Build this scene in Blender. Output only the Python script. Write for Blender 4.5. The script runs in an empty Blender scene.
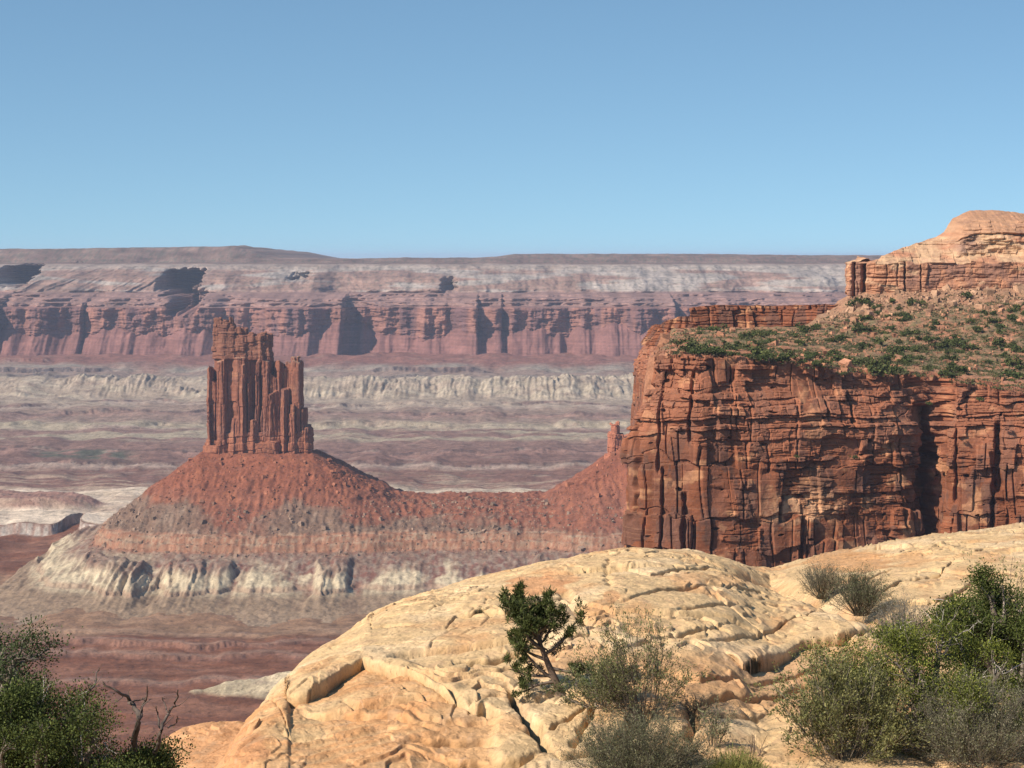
import bpy, math, random
import numpy as np

# ------------------------------------------------------------------ camera, world, sun, exposure
F = 2218.0          # focal length in pixels of the 1024 px wide photograph
HY = 258.0          # row of the horizon
scene = bpy.context.scene
cam_d = bpy.data.cameras.new('camera')
cam_d.sensor_width = 36.0
cam_d.lens = 36.0 * F / 1024.0
cam_d.shift_y = -(384.0 - HY) / 1024.0
cam_d.clip_start = 0.5
cam_d.clip_end = 90000.0
cam = bpy.data.objects.new('camera', cam_d)
scene.collection.objects.link(cam)
cam.location = (0, 0, 0)
cam.rotation_euler = (math.radians(90), 0, 0)
scene.camera = cam

SUN_EL = math.radians(38)
SUN_AZ = math.radians(-126)      # measured from +Y towards +X : sun stands behind the left shoulder
SKYS = (1, 1, 1.9); SKYO = 0.155
world = bpy.data.worlds.new('World')
scene.world = world
world.use_nodes = True
wn = world.node_tree
sky = wn.nodes.new('ShaderNodeTexSky')
sky.sky_type = 'NISHITA'
sky.sun_disc = False
sky.sun_elevation = SUN_EL
sky.sun_rotation = SUN_AZ
sky.altitude = 1800
sky.air_density = 1.5
sky.dust_density = 2.5
sky.ozone_density = 2.2
bg = wn.nodes['Background']
bg.inputs['Strength'].default_value = 0.110
wtc = wn.nodes.new('ShaderNodeTexCoord'); wmp = wn.nodes.new('ShaderNodeMapping')
wmp.inputs['Scale'].default_value = SKYS; wmp.inputs['Location'].default_value = (0, 0, SKYO)
wnm = wn.nodes.new('ShaderNodeVectorMath'); wnm.operation = 'NORMALIZE'
wn.links.new(wtc.outputs['Generated'], wmp.inputs['Vector']); wn.links.new(wmp.outputs[0], wnm.inputs[0]); wn.links.new(wnm.outputs[0], sky.inputs['Vector'])
wtint = wn.nodes.new('ShaderNodeVectorMath'); wtint.operation = 'MULTIPLY'; wtint.inputs[1].default_value = (0.90, 1.06, 1.06)
wn.links.new(sky.outputs[0], wtint.inputs[0]); wn.links.new(wtint.outputs[0], bg.inputs['Color'])

sun_d = bpy.data.lights.new('sun', 'SUN')
sun_d.energy = 5.0
sun_d.angle = math.radians(0.5)
sun_d.color = (1.0, 0.89, 0.75)
sun = bpy.data.objects.new('sun', sun_d)
scene.collection.objects.link(sun)
from mathutils import Vector
to_sun = Vector((math.sin(SUN_AZ) * math.cos(SUN_EL), math.cos(SUN_AZ) * math.cos(SUN_EL), math.sin(SUN_EL)))
sun.rotation_euler = to_sun.to_track_quat('Z', 'Y').to_euler()

vs = scene.view_settings
vs.view_transform = 'Standard'
vs.look = 'None'
vs.exposure = 0.35
vs.gamma = 1.0
vs.use_curve_mapping = False
scene.cycles.use_denoising = True
scene.cycles.max_bounces = 5
scene.cycles.diffuse_bounces = 1
scene.cycles.glossy_bounces = 1
scene.cycles.volume_bounces = 1
scene.cycles.transparent_max_bounces = 4

# ------------------------------------------------------------------ helpers
def hash2(ix, iy, seed):
    h = (ix.astype(np.int64) * 374761393 + iy.astype(np.int64) * 668265263 + seed * 2147483647 + 1013904223) & 0xffffffff
    h = ((h ^ (h >> 13)) * 1274126177) & 0xffffffff
    h = ((h ^ (h >> 16)) * 2246822519) & 0xffffffff
    return (h ^ (h >> 15)) & 0xffffffff

def rnd2(ix, iy, seed):
    return hash2(np.asarray(ix), np.asarray(iy), seed) / 4294967295.0

_rg = np.random.default_rng(1)
_PT = np.concatenate([_rg.permutation(4096)] * 2).astype(np.int32)
_GA = _rg.uniform(0, 6.2831853, 4096)
_GX = np.cos(_GA).astype(np.float32); _GY = np.sin(_GA).astype(np.float32)

def pn(x, y, seed=0):
    x, y = np.broadcast_arrays(np.asarray(x, float), np.asarray(y, float))
    xi = np.floor(x); yi = np.floor(y)
    fx = (x - xi).astype(np.float32); fy = (y - yi).astype(np.float32)
    xi = xi.astype(np.int64) + seed * 131; yi = yi.astype(np.int64) + seed * 57
    u = fx * fx * fx * (fx * (fx * 6 - 15) + 10); v = fy * fy * fy * (fy * (fy * 6 - 15) + 10)
    p0 = _PT[xi & 4095]; p1 = _PT[(xi + 1) & 4095]; y0 = yi & 4095; y1 = (yi + 1) & 4095
    def g(p, q, dx, dy):
        h = _PT[p + q]
        return _GX[h] * (fx - dx) + _GY[h] * (fy - dy)
    a = g(p0, y0, 0, 0); b = g(p1, y0, 1, 0); c = g(p0, y1, 0, 1); d = g(p1, y1, 1, 1)
    ab = a + (b - a) * u
    return 1.45 * (ab + ((c + (d - c) * u) - ab) * v).astype(float)

def fbm(x, y, o=4, seed=0, gain=0.5):
    s = 0; a = 1.0; n = 0; k = 1.0
    for i in range(o):
        s = s + a * pn(np.asarray(x) * k + 13.7 * i, np.asarray(y) * k - 7.1 * i, seed + i * 17)
        n += a; a *= gain; k *= 2.03
    return s / n

def ridged(x, y, o=3, seed=0):
    s = 0; a = 1.0; n = 0; k = 1.0
    for i in range(o):
        s = s + a * (1 - 2 * np.abs(pn(np.asarray(x) * k + 5.3 * i, np.asarray(y) * k + 3.3 * i, seed + i * 31)))
        n += a; a *= 0.5; k *= 2.1
    return s / n

def sst(a, b, x):
    t = np.clip((x - a) / (b - a), 0, 1)
    return t * t * (3 - 2 * t)

def mix(a, b, t):
    t = np.asarray(t)
    if np.ndim(a) and np.shape(a)[-1] == 3 or np.ndim(b) and np.shape(b)[-1] == 3:
        return np.asarray(a) * (1 - t[..., None]) + np.asarray(b) * t[..., None]
    return a * (1 - t) + b * t

def edges(total, mean, rng, lo=0.45, hi=1.7):
    n = int(total / mean * 1.6) + 8
    return np.cumsum(mean * rng.uniform(lo, hi, n))

def blocks(u, z, W, H, seed, jit=0.5):
    """irregular masonry-like jointing: id hash and distance to the joints and bedding planes"""
    rng = np.random.default_rng(seed)
    u = u - u.min() + W; z = z - z.min() + H
    zz = z + H * jit * fbm(u / (5 * W), z / (5 * H), 2, seed) + 0.15 * H * pn(u / W * 1.3, z / H * 1.3, seed + 3)
    ze = edges(float(z.max()) + 4 * H, H, rng)
    r = np.searchsorted(ze, zz)
    ze0 = np.concatenate([[0], ze, [ze[-1] + 9]])
    dz = np.minimum(zz - ze0[r], ze0[r + 1] - zz)
    off = rng.uniform(0, 40 * W, len(ze0) + 2)
    sc = rng.uniform(0.6, 1.6, len(ze0) + 2)
    uu = (u + 0.22 * W * pn(u / W * 0.9, z / H * 0.5, seed + 5) + off[r]) * sc[r]
    ue = edges(float(uu.max()) + 6 * W, W, rng, 0.35, 1.9)
    c = np.searchsorted(ue, uu)
    ue0 = np.concatenate([[0], ue, [ue[-1] + 9]])
    du = np.minimum(uu - ue0[c], ue0[c + 1] - uu) / sc[r]
    return rnd2(r, c, seed), du, dz, r

def setp(o, label=None, cat=None, group=None, kind=None):
    if label: o['label'] = label
    if cat: o['category'] = cat
    if group: o['group'] = group
    if kind: o['kind'] = kind
    return o

def link(name, me, parent=None):
    o = bpy.data.objects.new(name, me)
    scene.collection.objects.link(o)
    if parent is not None: o.parent = parent
    return o

def raw_mesh(name, V, faces, mat, col=None, smooth=False):
    """faces: list of int arrays (n,k)"""
    me = bpy.data.meshes.new(name)
    V = np.ascontiguousarray(V, dtype=np.float32).reshape(-1, 3)
    me.vertices.add(len(V)); me.vertices.foreach_set('co', V.ravel())
    li = np.concatenate([f.ravel() for f in faces]).astype(np.int32)
    tot = np.concatenate([np.full(len(f), f.shape[1]) for f in faces]).astype(np.int32)
    st = np.concatenate([[0], np.cumsum(tot)[:-1]]).astype(np.int32)
    me.loops.add(len(li)); me.loops.foreach_set('vertex_index', li)
    me.polygons.add(len(tot)); me.polygons.foreach_set('loop_start', st); me.polygons.foreach_set('loop_total', tot)
    me.polygons.foreach_set('use_smooth', np.full(len(tot), smooth))
    me.update(calc_edges=True)
    if col is not None:
        c = np.ones((len(V), 4), np.float32); c[:, :3] = np.clip(np.asarray(col).reshape(-1, 3), 0.005, 0.95)
        a = me.color_attributes.new('Col', 'FLOAT_COLOR', 'POINT'); a.data.foreach_set('color', c.ravel())
    me.materials.append(mat)
    return me

def grid_faces(nr, nc):
    i = np.arange(nr - 1)[:, None] * nc + np.arange(nc - 1)[None, :]
    i = i.ravel()
    return np.stack([i, i + 1, i + nc + 1, i + nc], 1)

def sheet(name, X, Y, Z, mat, col, smooth=True, flip=False):
    f = grid_faces(*X.shape)
    if flip: f = f[:, ::-1]
    return raw_mesh(name, np.stack([X, Y, Z], -1), [f], mat, col, smooth)

def N(nt, typ, **kw):
    n = nt.nodes.new(typ)
    for k, v in kw.items():
        if k in n.inputs: n.inputs[k].default_value = v
        else: setattr(n, k, v)
    return n

def rock_mat(name, s1, s2, bump, dist, var=0.25, rough=0.95, stretch=(1, 1, 1), speck=0.0, speck_scale=1.0, hue=0.0):
    """colour attribute x procedural mottling, procedural bump; s1, s2 feature sizes in metres"""
    m = bpy.data.materials.new(name); m.use_nodes = True
    nt = m.node_tree; L = nt.links.new
    b = nt.nodes['Principled BSDF']
    b.inputs['Roughness'].default_value = rough
    b.inputs['Specular IOR Level'].default_value = 0.15
    at = N(nt, 'ShaderNodeAttribute', attribute_name='Col')
    tc = N(nt, 'ShaderNodeTexCoord')
    mp = N(nt, 'ShaderNodeMapping'); mp.inputs['Scale'].default_value = stretch
    L(tc.outputs['Object'], mp.inputs['Vector'])
    n1 = N(nt, 'ShaderNodeTexNoise', Scale=1.0 / s1, Detail=8.0, Roughness=0.65)
    n2 = N(nt, 'ShaderNodeTexNoise', Scale=1.0 / s2, Detail=8.0, Roughness=0.7)
    L(mp.outputs[0], n1.inputs['Vector']); L(mp.outputs[0], n2.inputs['Vector'])
    mr = N(nt, 'ShaderNodeMapRange'); mr.inputs['From Min'].default_value = 0.3; mr.inputs['From Max'].default_value = 0.7
    mr.inputs['To Min'].default_value = 1 - var; mr.inputs['To Max'].default_value = 1 + var
    L(n1.outputs['Fac'], mr.inputs['Value'])
    mr2 = N(nt, 'ShaderNodeMapRange'); mr2.inputs['From Min'].default_value = 0.3; mr2.inputs['From Max'].default_value = 0.7
    mr2.inputs['To Min'].default_value = 1 - var; mr2.inputs['To Max'].default_value = 1 + var
    L(n2.outputs['Fac'], mr2.inputs['Value'])
    mu = N(nt, 'ShaderNodeMath', operation='MULTIPLY'); L(mr.outputs[0], mu.inputs[0]); L(mr2.outputs[0], mu.inputs[1])
    vm = N(nt, 'ShaderNodeVectorMath', operation='SCALE'); L(at.outputs['Color'], vm.inputs[0]); L(mu.outputs[0], vm.inputs['Scale'])
    out = vm.outputs[0]
    if speck > 0:
        n3 = N(nt, 'ShaderNodeTexVoronoi', Scale=1.0 / speck_scale)
        L(mp.outputs[0], n3.inputs['Vector'])
        n4 = N(nt, 'ShaderNodeTexNoise', Scale=0.6 / speck_scale, Detail=5.0, Roughness=0.7)
        L(mp.outputs[0], n4.inputs['Vector'])
        r3 = N(nt, 'ShaderNodeMapRange'); r3.inputs['From Min'].default_value = 0.56; r3.inputs['From Max'].default_value = 0.66
        r3.inputs['To Min'].default_value = 1.0; r3.inputs['To Max'].default_value = 1 - speck
        L(n4.outputs['Fac'], r3.inputs['Value'])
        v2 = N(nt, 'ShaderNodeVectorMath', operation='SCALE'); L(out, v2.inputs[0]); L(r3.outputs[0], v2.inputs['Scale'])
        out = v2.outputs[0]
    L(out, b.inputs['Base Color'])
    add = N(nt, 'ShaderNodeMath', operation='ADD')
    h2 = N(nt, 'ShaderNodeMath', operation='MULTIPLY'); h2.inputs[1].default_value = max(0.15, s2 / s1)
    L(n2.outputs['Fac'], h2.inputs[0]); L(n1.outputs['Fac'], add.inputs[0]); L(h2.outputs[0], add.inputs[1])
    bp = N(nt, 'ShaderNodeBump', Strength=bump, Distance=dist)
    L(add.outputs[0], bp.inputs['Height']); L(bp.outputs[0], b.inputs['Normal'])
    return m

def plant_mat(name, rough=0.7, trans=0.0):
    m = bpy.data.materials.new(name); m.use_nodes = True
    nt = m.node_tree; b = nt.nodes['Principled BSDF']
    b.inputs['Roughness'].default_value = rough
    b.inputs['Specular IOR Level'].default_value = 0.2
    at = N(nt, 'ShaderNodeAttribute', attribute_name='Col')
    tc = N(nt, 'ShaderNodeTexCoord')
    n1 = N(nt, 'ShaderNodeTexNoise', Scale=9.0, Detail=4.0)
    nt.links.new(tc.outputs['Object'], n1.inputs['Vector'])
    mr = N(nt, 'ShaderNodeMapRange'); mr.inputs['From Min'].default_value = 0.3; mr.inputs['From Max'].default_value = 0.7
    mr.inputs['To Min'].default_value = 0.75; mr.inputs['To Max'].default_value = 1.25
    nt.links.new(n1.outputs['Fac'], mr.inputs['Value'])
    vm = N(nt, 'ShaderNodeVectorMath', operation='SCALE')
    nt.links.new(at.outputs['Color'], vm.inputs[0]); nt.links.new(mr.outputs[0], vm.inputs['Scale'])
    nt.links.new(vm.outputs[0], b.inputs['Base Color'])
    return m

M_far = rock_mat('far_canyon_rock', 60, 12, 0.8, 9.0, 0.22, stretch=(1, 1, 1.6))
M_plain = rock_mat('desert_floor', 22, 4, 1.0, 3.0, 0.32, speck=0.5, speck_scale=7)
M_talus = rock_mat('talus_debris', 12, 2.6, 0.9, 1.6, 0.22, speck=0.35, speck_scale=4)
M_tower = rock_mat('tower_sandstone', 9, 2.0, 0.8, 1.2, 0.2, stretch=(1, 1, 0.45))
M_cliff = rock_mat('cliff_sandstone', 3.5, 0.7, 0.8, 0.35, 0.2)
M_butte = rock_mat('butte_sandstone', 6, 1.2, 0.7, 0.6, 0.15)
M_mesa = rock_mat('mesa_soil', 5, 1.0, 0.8, 0.5, 0.25, speck=0.4, speck_scale=2.2)
M_slick = rock_mat('slickrock', 0.30, 0.05, 1.0, 0.05, 0.15, speck=0.34, speck_scale=0.07)
M_leaf = plant_mat('foliage')
M_bark = plant_mat('bark', 0.9)

def C(a): return np.array(a, dtype=float)

# ------------------------------------------------------------------ far canyon wall (8 to 12 km away)
def far_wall():
    nc = 2100
    px = np.linspace(-420, 1460, nc)
    X0 = (px - 512) / F * 8300
    prof = [(7700, -372, 4), (7870, -358, 14), (7890, -343, 5), (7925, -340, 6), (8000, -300, 46), (8012, -178, 92), (8050, -174, 8), (8060, -161, 14), (8110, -157, 8), (8120, -146, 12), (8190, -142, 8),
            (8200, -134, 12), (8280, -128, 10), (8420, -75, 46), (8640, -30, 40), (8800, -22, 14), (9700, -21, 20), (9760, -5, 8),
            (10350, 0, 14), (13500, -20, 10), (40000, -60, 10)]
    Yb = [prof[0][0]]; Zb = [prof[0][1]]
    for (a, b) in zip(prof[:-1], prof[1:]):
        k = np.linspace(0, 1, b[2] + 1)[1:]
        Yb += list(a[0] + (b[0] - a[0]) * k); Zb += list(a[1] + (b[1] - a[1]) * k)
    Yb = C(Yb)[:, None]; Zb = C(Zb)[:, None]
    X = np.repeat(X0[None, :], len(Yb), 0)
    P = -330 * fbm(X0 / 800, X0 * 0, 3, 5) - 60 * fbm(X0 / 240, X0 * 0, 3, 6) + 45 * fbm(X0 / 160, X0 * 0 + 3, 3, 8)
    Pq = -120 * ridged(X0 / 470 + .3, X0 * 0 + 1, 2, 15) - 26 * ridged(X0 / 120, X0 * 0 + 2, 2, 16)
    def step(xs, A, w, B=0.0, back=120):
        x = (X0 - (xs - 512) / F * 8100)
        return np.where(x < 0, -A * sst(-w, 0, x), B * np.exp(-x / back))
    Pc = P + Pq + step(346, 90, 420, 70, 260) + step(478, 40, 140, 50, 130) + step(502, 20, 60, 40, 60) + step(8, 60, 200, 60, 200) + step(672, 60, 300, 40, 200) + step(90, 25, 120, 20, 60)
    Pn2 = -55 * ridged(X0 / 260 + 5, X0 * 0 + 1, 3, 17)
    wN = sst(-150, -120, Zb)
    w = 1 - sst(-30, -15, Zb) * 0.6
    Y = Yb + ((Pc[None, :] * (1 - wN) + (P[None, :] * .8 + Pn2[None, :] * (1 - sst(-80, -52, Zb))) * wN) * w) * (1 - sst(-60, -30, Zb)) + P[None, :] * .5 * sst(-60, -30, Zb)
    Z = np.repeat(Zb, nc, 1)
    pX = X0 / 8400 * F + 512
    for (bp, bz, bw, bh, bd) in ((183, -82, 52, 26, 150), (186, -118, 30, 16, 60), (300, -66, 40, 18, 110), (14, -66, 55, 26, 150), (205, -150, 40, 40, 70), (450, -95, 26, 26, 60)):
        xx = X0[None, :] - (bp - 512) / F * 8450
        wv = 1 + .3 * fbm(X0 / 22, X0 * 0, 3, int(bp))[None, :]
        mk = np.exp(-np.abs((xx + 14 * fbm(X / 26, Zb / 12, 3, int(bp) + 7)) / bw / wv) ** 4 - np.abs((Zb - bz + 5 * fbm(X / 18, Zb / 20, 3, int(bp) + 9)) / (bh * wv)) ** 4)
        kt = int(np.argmin(np.abs(Zb[:, 0] - (bz + bh)))); tgt = Y[kt:kt + 1] + 5 + bd * .2
        Y = Y + mk * np.maximum(tgt - Y, 0)
    cl = sst(-330, -300, Zb) * (1 - sst(-182, -172, Zb))          # vertical wall mask
    # fans: talus climbs the wall unevenly
    flute = ridged(X / 34, Z / 700, 3, 31)
    flute2 = ridged(X / 13 + 4, Z / 300, 2, 35)
    but = fbm(X / 170, Z / 1400 + 4, 3, 33)
    Y = Y - cl * (flute * 5 + flute2 * 4 + but * 70 + 30 * fbm(X / 38, Z / 70, 4, 36) + 14 * fbm(X / 70, Z / 14, 3, 37))
    # debris apron: it climbs the wall to an uneven height, with fans between the buttresses
    ft = -268 + 105 * fbm(X0 / 240, X0 * 0 + 2, 4, 21)[None, :] + 9 * ridged(X / 34, X * 0, 2, 22)
    apron = (Zb < ft) & (Zb > -344)
    gul = ridged(X / 46 + .3 * fbm(X / 90, Z / 60, 2, 5), Z / 240, 3, 41)
    Ya = 8012 + (Pc - 80 * fbm(X0 / 170, X0 * 0 + 3.8, 3, 33) - 6)[None, :] - (ft - Z) * 1.25 - gul * 11 * sst(0, 25, ft - Z)
    Y = np.where(apron, np.minimum(Ya, Y + 4), Y)
    lo = Zb <= -344
    foot = np.min(np.where(apron, Y, 1e9), axis=0)[None, :]
    Y = np.where(lo, np.minimum(Y, foot - 4 + (Zb + 344) * 7), Y)
    fan = ft + 300; ft = np.minimum(ft, -190)
    # kayenta ledges
    kay = sst(-178, -170, Zb) * (1 - sst(-130, -124, Zb))
    Y = Y - kay * (fbm(X / 90, Z / 40, 4, 51) * 70)
    # navajo fins, running down to the left
    nav = sst(-130, -118, Zb) * (1 - sst(-34, -24, Zb))
    pxx = X / 8500 * F + 512
    fin = ridged((X - 1.5 * (Z)) / 62, (Z + 0.3 * X) / 260, 2, 71)
    knob = ridged(X / 90, Z / 60, 3, 77)
    fm = 1 - sst(190, 240, pxx)
    Y = Y - nav * (fin * 30 * fm + knob * 26 * (1 - fm * 0.7))
    Z = Z + nav * (1 - fm) * fbm(X / 140, Y / 140, 3, 78) * 10 + nav * 5 * fbm(X / 50, Z / 30, 3, 79)
    # the rim dome: low mesa on the left, lower one on the right
    dome = np.interp(px * (8300 / 10300.) + 512 * (1 - 8300 / 10300.), [-400, 0, 100, 200, 245, 262, 280, 305, 340, 420, 470, 500, 515, 600, 700, 850, 1500],
                     [42, 40, 45, 52, 55, 36, 10, -2, -1, 1, 0, 8, 18, 20, 18, 12, 10])
    dome = dome + 3.0 * fbm(px / 40, px * 0, 3, 3)
    rr = sst(9700, 9930, Yb) * (1 - sst(13000, 18000, Yb))
    Z = Z + rr * (dome[None, :]) + rr * 3 * fbm(X / 120, Y / 160, 3, 90)
    Z = Z + sst(-30, -20, Zb) * 6 * fbm(X / 200, Y / 200, 4, 91) + nav * 12 * fbm(X / 160, X * 0, 3, 92)
    # colours of the beds
    zc = Z + 10 * fbm(X / 300, Z / 60, 3, 101)
    zl = Z + 34 * fbm(X / 140, Z / 90, 4, 106) + 8 * ridged(X / 30, Z / 60, 2, 107)
    n1 = fbm(X / 90, Z / 40, 4, 102)[..., None]; n2 = fbm(X / 25, Z / 140, 3, 103)[..., None]; n3 = fbm(X / 260, Z / 7, 2, 104)[..., None]
    col = np.zeros(X.shape + (3,)) + C([.33, .27, .22])
    col = mix(col, C([.31, .24, .20]), sst(-366, -352, zc) * (0.5 + 0.5 * np.tanh(3 * n1[..., 0])))
    col = mix(col, C([.28, .125, .095]), sst(-372, -352, zl))
    wallm = sst(-3, 3, Zb - ft) * (1 - sst(-182, -172, zc))
    col = mix(col, mix(C([.37, .165, .11]), C([.20, .10, .085]), sst(-.25, .3, fbm(X / 45, Z / 300, 4, 105))), wallm)
    col = mix(col, C([.34, .19, .145]), sst(-182, -170, zc))
    col = mix(col, C([.36, .215, .155]), sst(-132, -118, zc))
    pale = sst(0.0, 0.25, fbm(X / 350, Z / 30, 4, 111) + 0.25 * sst(250, 700, pxx) - 0.05)
    col = mix(col, C([.47, .39, .31]), pale * nav * .8)
    col = mix(col, C([.44, .34, .26]), sst(-50, -38, zc) * (1 - sst(-26, -22, Zb)) * 0.7)
    pla = sst(-26, -20, Zb + 0 * X)
    col = mix(col, C([.24, .15, .11]), pla)
    sp = sst(0.05, 0.3, fbm(X / 14, Y / 30, 2, 120))
    col = mix(col, C([.10, .11, .07]), sp * pla * 0.55)
    col = mix(col, C([.42, .26, .19]), rr * sst(0.0, 0.4, fbm(X / 120, Z / 4, 3, 121)) * 0.9)
    scr = sst(0.12, 0.4, fbm(X / 18, Z / 12 + Y / 80, 2, 122)) * sst(-132, -120, Zb)
    col = mix(col, C([.15, .14, .10]), scr * 0.5)
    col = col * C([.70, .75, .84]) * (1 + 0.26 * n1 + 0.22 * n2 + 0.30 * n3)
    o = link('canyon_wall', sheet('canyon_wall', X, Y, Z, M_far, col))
    setp(o, kind='structure')
far_wall()

# ------------------------------------------------------------------ canyon floor, from the foot of our mesa to the far wall
def plain_z(X, Y):
    """ground height and colour"""
    px = X / Y * F + 512
    wob = fbm(X / 700, Y / 700, 4, 201) * 260 + fbm(X / 120, Y / 160, 3, 202) * 45
    Z = np.full(X.shape, -490.0) + 5 * fbm(X / 250, Y / 250, 4, 203)
    Z = Z - 5 * sst(2900, 2300, Y)
    col = np.zeros(X.shape + (3,)) + C([.155, .062, .034])
    c2 = fbm(X / 150, Y / 60, 4, 205)
    col = mix(col, C([.205, .095, .058]), sst(-0.1, 0.3, c2))
    # thin ledges in the near flats
    for (yy, h, sd) in ((2790, 6, 1), (2730, 4, 2), (2560, 3.0, 3), (2900, 3, 5)):
        e = Y + fbm(X / 160, X * 0 + sd, 3, 210 + sd) * 70 + 12 * fbm(X / 18, Y / 30, 3, 230 + sd)
        k = sst(yy - 2, yy + 5, e)
        Z = Z + h * k * (0.4 + 0.8 * sst(-0.2, 0.3, fbm(X / 120, Y / 300, 2, 220 + sd)))
        Z = Z - h * sst(yy + 5, yy + 160, e) * 0.8
        col = mix(col, C([.17, .085, .065]), np.exp(-((e - yy) / 9) ** 2) * 0.5)
        col = mix(col, C([.33, .22, .165]), np.exp(-((e - yy - 16) / 12) ** 2) * 0.5)
    tan = sst(2840, 2900, Y + 40 * fbm(X / 140, Y / 90, 3, 206)) * (1 - sst(3350, 3500, Y))
    col = mix(col, C([.28, .185, .115]), tan * (0.6 + 0.3 * c2))
    # pale badland spur at the lower left
    Xs = (np.clip(px, 0, 1000) - 512) / F * 2480
    sx = (X - (185 - 512) / F * 2480) / 165.0
    crest = np.interp(sx, [0, .25, .6, 1, 3], [0, 9, 17, 30, 60]) + 3 * fbm(X / 50, X * 0, 2, 242)
    cy = 2500 + 25 * np.sin(X / 60) 
    g = ridged(X / 34 + 0.4 * fbm(X / 60, Y / 60, 2, 5), Y / 300, 3, 240)
    spur = crest - np.abs(Y - cy) * (0.30 + 0.07 * g) + 2.5 * g
    # stepped back profile
    m = sst(-1, 3, spur) * (sx > 0)
    Z = Z + np.where(sx > 0, np.clip(spur, 0, 60), 0)
    col = mix(col, C([.36, .29, .19]) * (1 + 0.3 * g[..., None]), m)
    col = mix(col, C([.34, .27, .19]), m * .8 * sst(0.05, 0.3, fbm(X / 160, (Z) / 2.0, 2, 241)))
    # white rim bench : a low vertical cliff, then the bench
    e = Y + wob * 0.35 * sst(50, 250, np.abs(px - 60)) + 14 * fbm(X / 60, X * 0, 3, 245)
    notch = np.exp(-((X - (66 - 512) / F * 3950) / 14.0) ** 2) * 160
    e = e - notch
    k = sst(3945, 3953, e)
    Z = Z + k * 17
    col = mix(col, mix(C([.30, .20, .16]), C([.42, .36, .31]), sst(-0.3, 0.3, fbm(X / 9, Z / 60, 3, 246))), sst(3920, 3944, e) * (1 - sst(3953, 3958, e)))
    bench = sst(3955, 3975, e)
    col = mix(col, C([.58, .47, .36]), bench)
    # brown mound on the bench, streaks
    yb = Y + 60 * fbm(X / 400, Y / 120, 3, 250)
    mound = np.clip(1 - ((X + 990) / 230.0) ** 2 - ((Y - 4230) / 110.0) ** 2, 0, 1)
    Z = Z + 22 * sst(0, .5, mound) * (1 + 0.08 * ridged(X / 14, Y / 80, 2, 251))
    col = mix(col, C([.27, .15, .115]), sst(0.02, 0.25, mound))
    purple = C([.215, .115, .088])
    col = mix(col, purple * 1.05, sst(4120, 4170, yb) * (1 - sst(4330, 4420, yb)) * 0.45 * sst(-0.2, 0.3, fbm(X / 200, Y / 60, 3, 252)))
    col = mix(col, purple, sst(4480, 4560, yb + 40 * np.sin(X / 300)))
    streak = ridged(X / 420 + Y / 900, Y / 70, 3, 253)
    col = mix(col, C([.42, .32, .23]), sst(0.45, 0.8, streak) * sst(4000, 4200, Y) * 0.7 * (1 - sst(4700, 5200, Y)))
    # right part of the same flats is pale near the ridge
    col = mix(col, C([.44, .35, .26]), sst(250, 420, px) * sst(3900, 4100, yb) * (1 - sst(4450, 4620, yb)) * 0.8)
    # stepped ledges towards the far wall
    z0 = -464.0
    steps = [(461, 12, .17), (447, 9, .2), (424, 13, .22), (412, 12, .25), (403, 10, .2)]
    rise = 0.0
    for i, (py, h, wv) in enumerate(steps):
        ys = F * (-(z0 + rise)) / (py - HY)
        e = Y + wob * (0.55 + 0.2 * i) + 20 * ridged(X / 70, X * 0 + i, 3, 260 + i)
        k = sst(ys - 3, ys + 9, e)
        var = 0.35 + 0.65 * sst(-0.15, 0.15, fbm(X / 260, X * 0 + i * 3.3, 2, 270 + i))
        Z = Z + h * 0.35 * sst(ys - 70, ys, e) + h * 0.65 * k * var + h * 0.65 * (1 - var) * sst(ys, ys + 200, e)
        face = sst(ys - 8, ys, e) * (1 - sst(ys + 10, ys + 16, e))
        col = mix(col, mix(C([.11, .075, .07]), C([.26, .16, .13]), sst(-.15, .25, fbm(X / 45, X * 0 + i, 4, 276))), face * 0.9)  # broken dark patches paint shade into the rock colour of the ledge faces
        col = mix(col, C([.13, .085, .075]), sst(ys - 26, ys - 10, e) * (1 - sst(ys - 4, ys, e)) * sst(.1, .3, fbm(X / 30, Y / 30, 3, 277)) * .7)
        skirt = sst(ys - 90, ys - 20, e) * (1 - sst(ys - 6, ys, e))
        col = mix(col, C([.46, .36, .29]) if i % 2 == 0 else C([.34, .2, .16]), skirt * 0.6 * sst(-0.3, 0.3, ridged(X / 26, Y / 200, 2, 280 + i)))
        top = sst(ys + 12, ys + 50, e)
        tc = (C([.22, .125, .10]), C([.25, .15, .12]), C([.29, .20, .155]), C([.30, .21, .16]), C([.36, .28, .21]))[i]
        col = mix(col, tc, top * 0.9)
        rise += h
    # pale flat between px 280..600 around row 430, white flats on the left around row 415
    q = fbm(X / 500, Y / 140, 4, 290)
    col = mix(col, C([.41, .34, .24]), sst(5450, 5560, Y + wob * .4) * (1 - sst(5900, 6050, Y + wob * .4)) * sst(-0.25, 0.1, q) * 0.85)
    col = mix(col, C([.42, .33, .25]), sst(6200, 6400, Y + wob * .4) * sst(-0.05, 0.25, q) * 0.8)
    # white badlands
    e = Y + wob * 0.75 + 90 * fbm(X / 240, X * 0, 3, 299)
    g = ridged(X / 58 + 0.35 * fbm(X / 90, Y / 90, 2, 301), Y / 900, 2, 300) * .7 + .45 * ridged(X / 17 + .5 * fbm(X / 40, Y / 60, 2, 304), Y / 260, 2, 305)
    ramp = sst(6560, 6900, e)
    am = sst(6540, 6640, e) * (1 - sst(6860, 6960, e)) 
    am = am * (.25 + .9 * sst(-.25, .2, fbm(X / 330, Y / 200, 3, 306) + .15 * sst(200, 450, px)))
    Z = Z + 44 * ramp + am * g * 15
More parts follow.
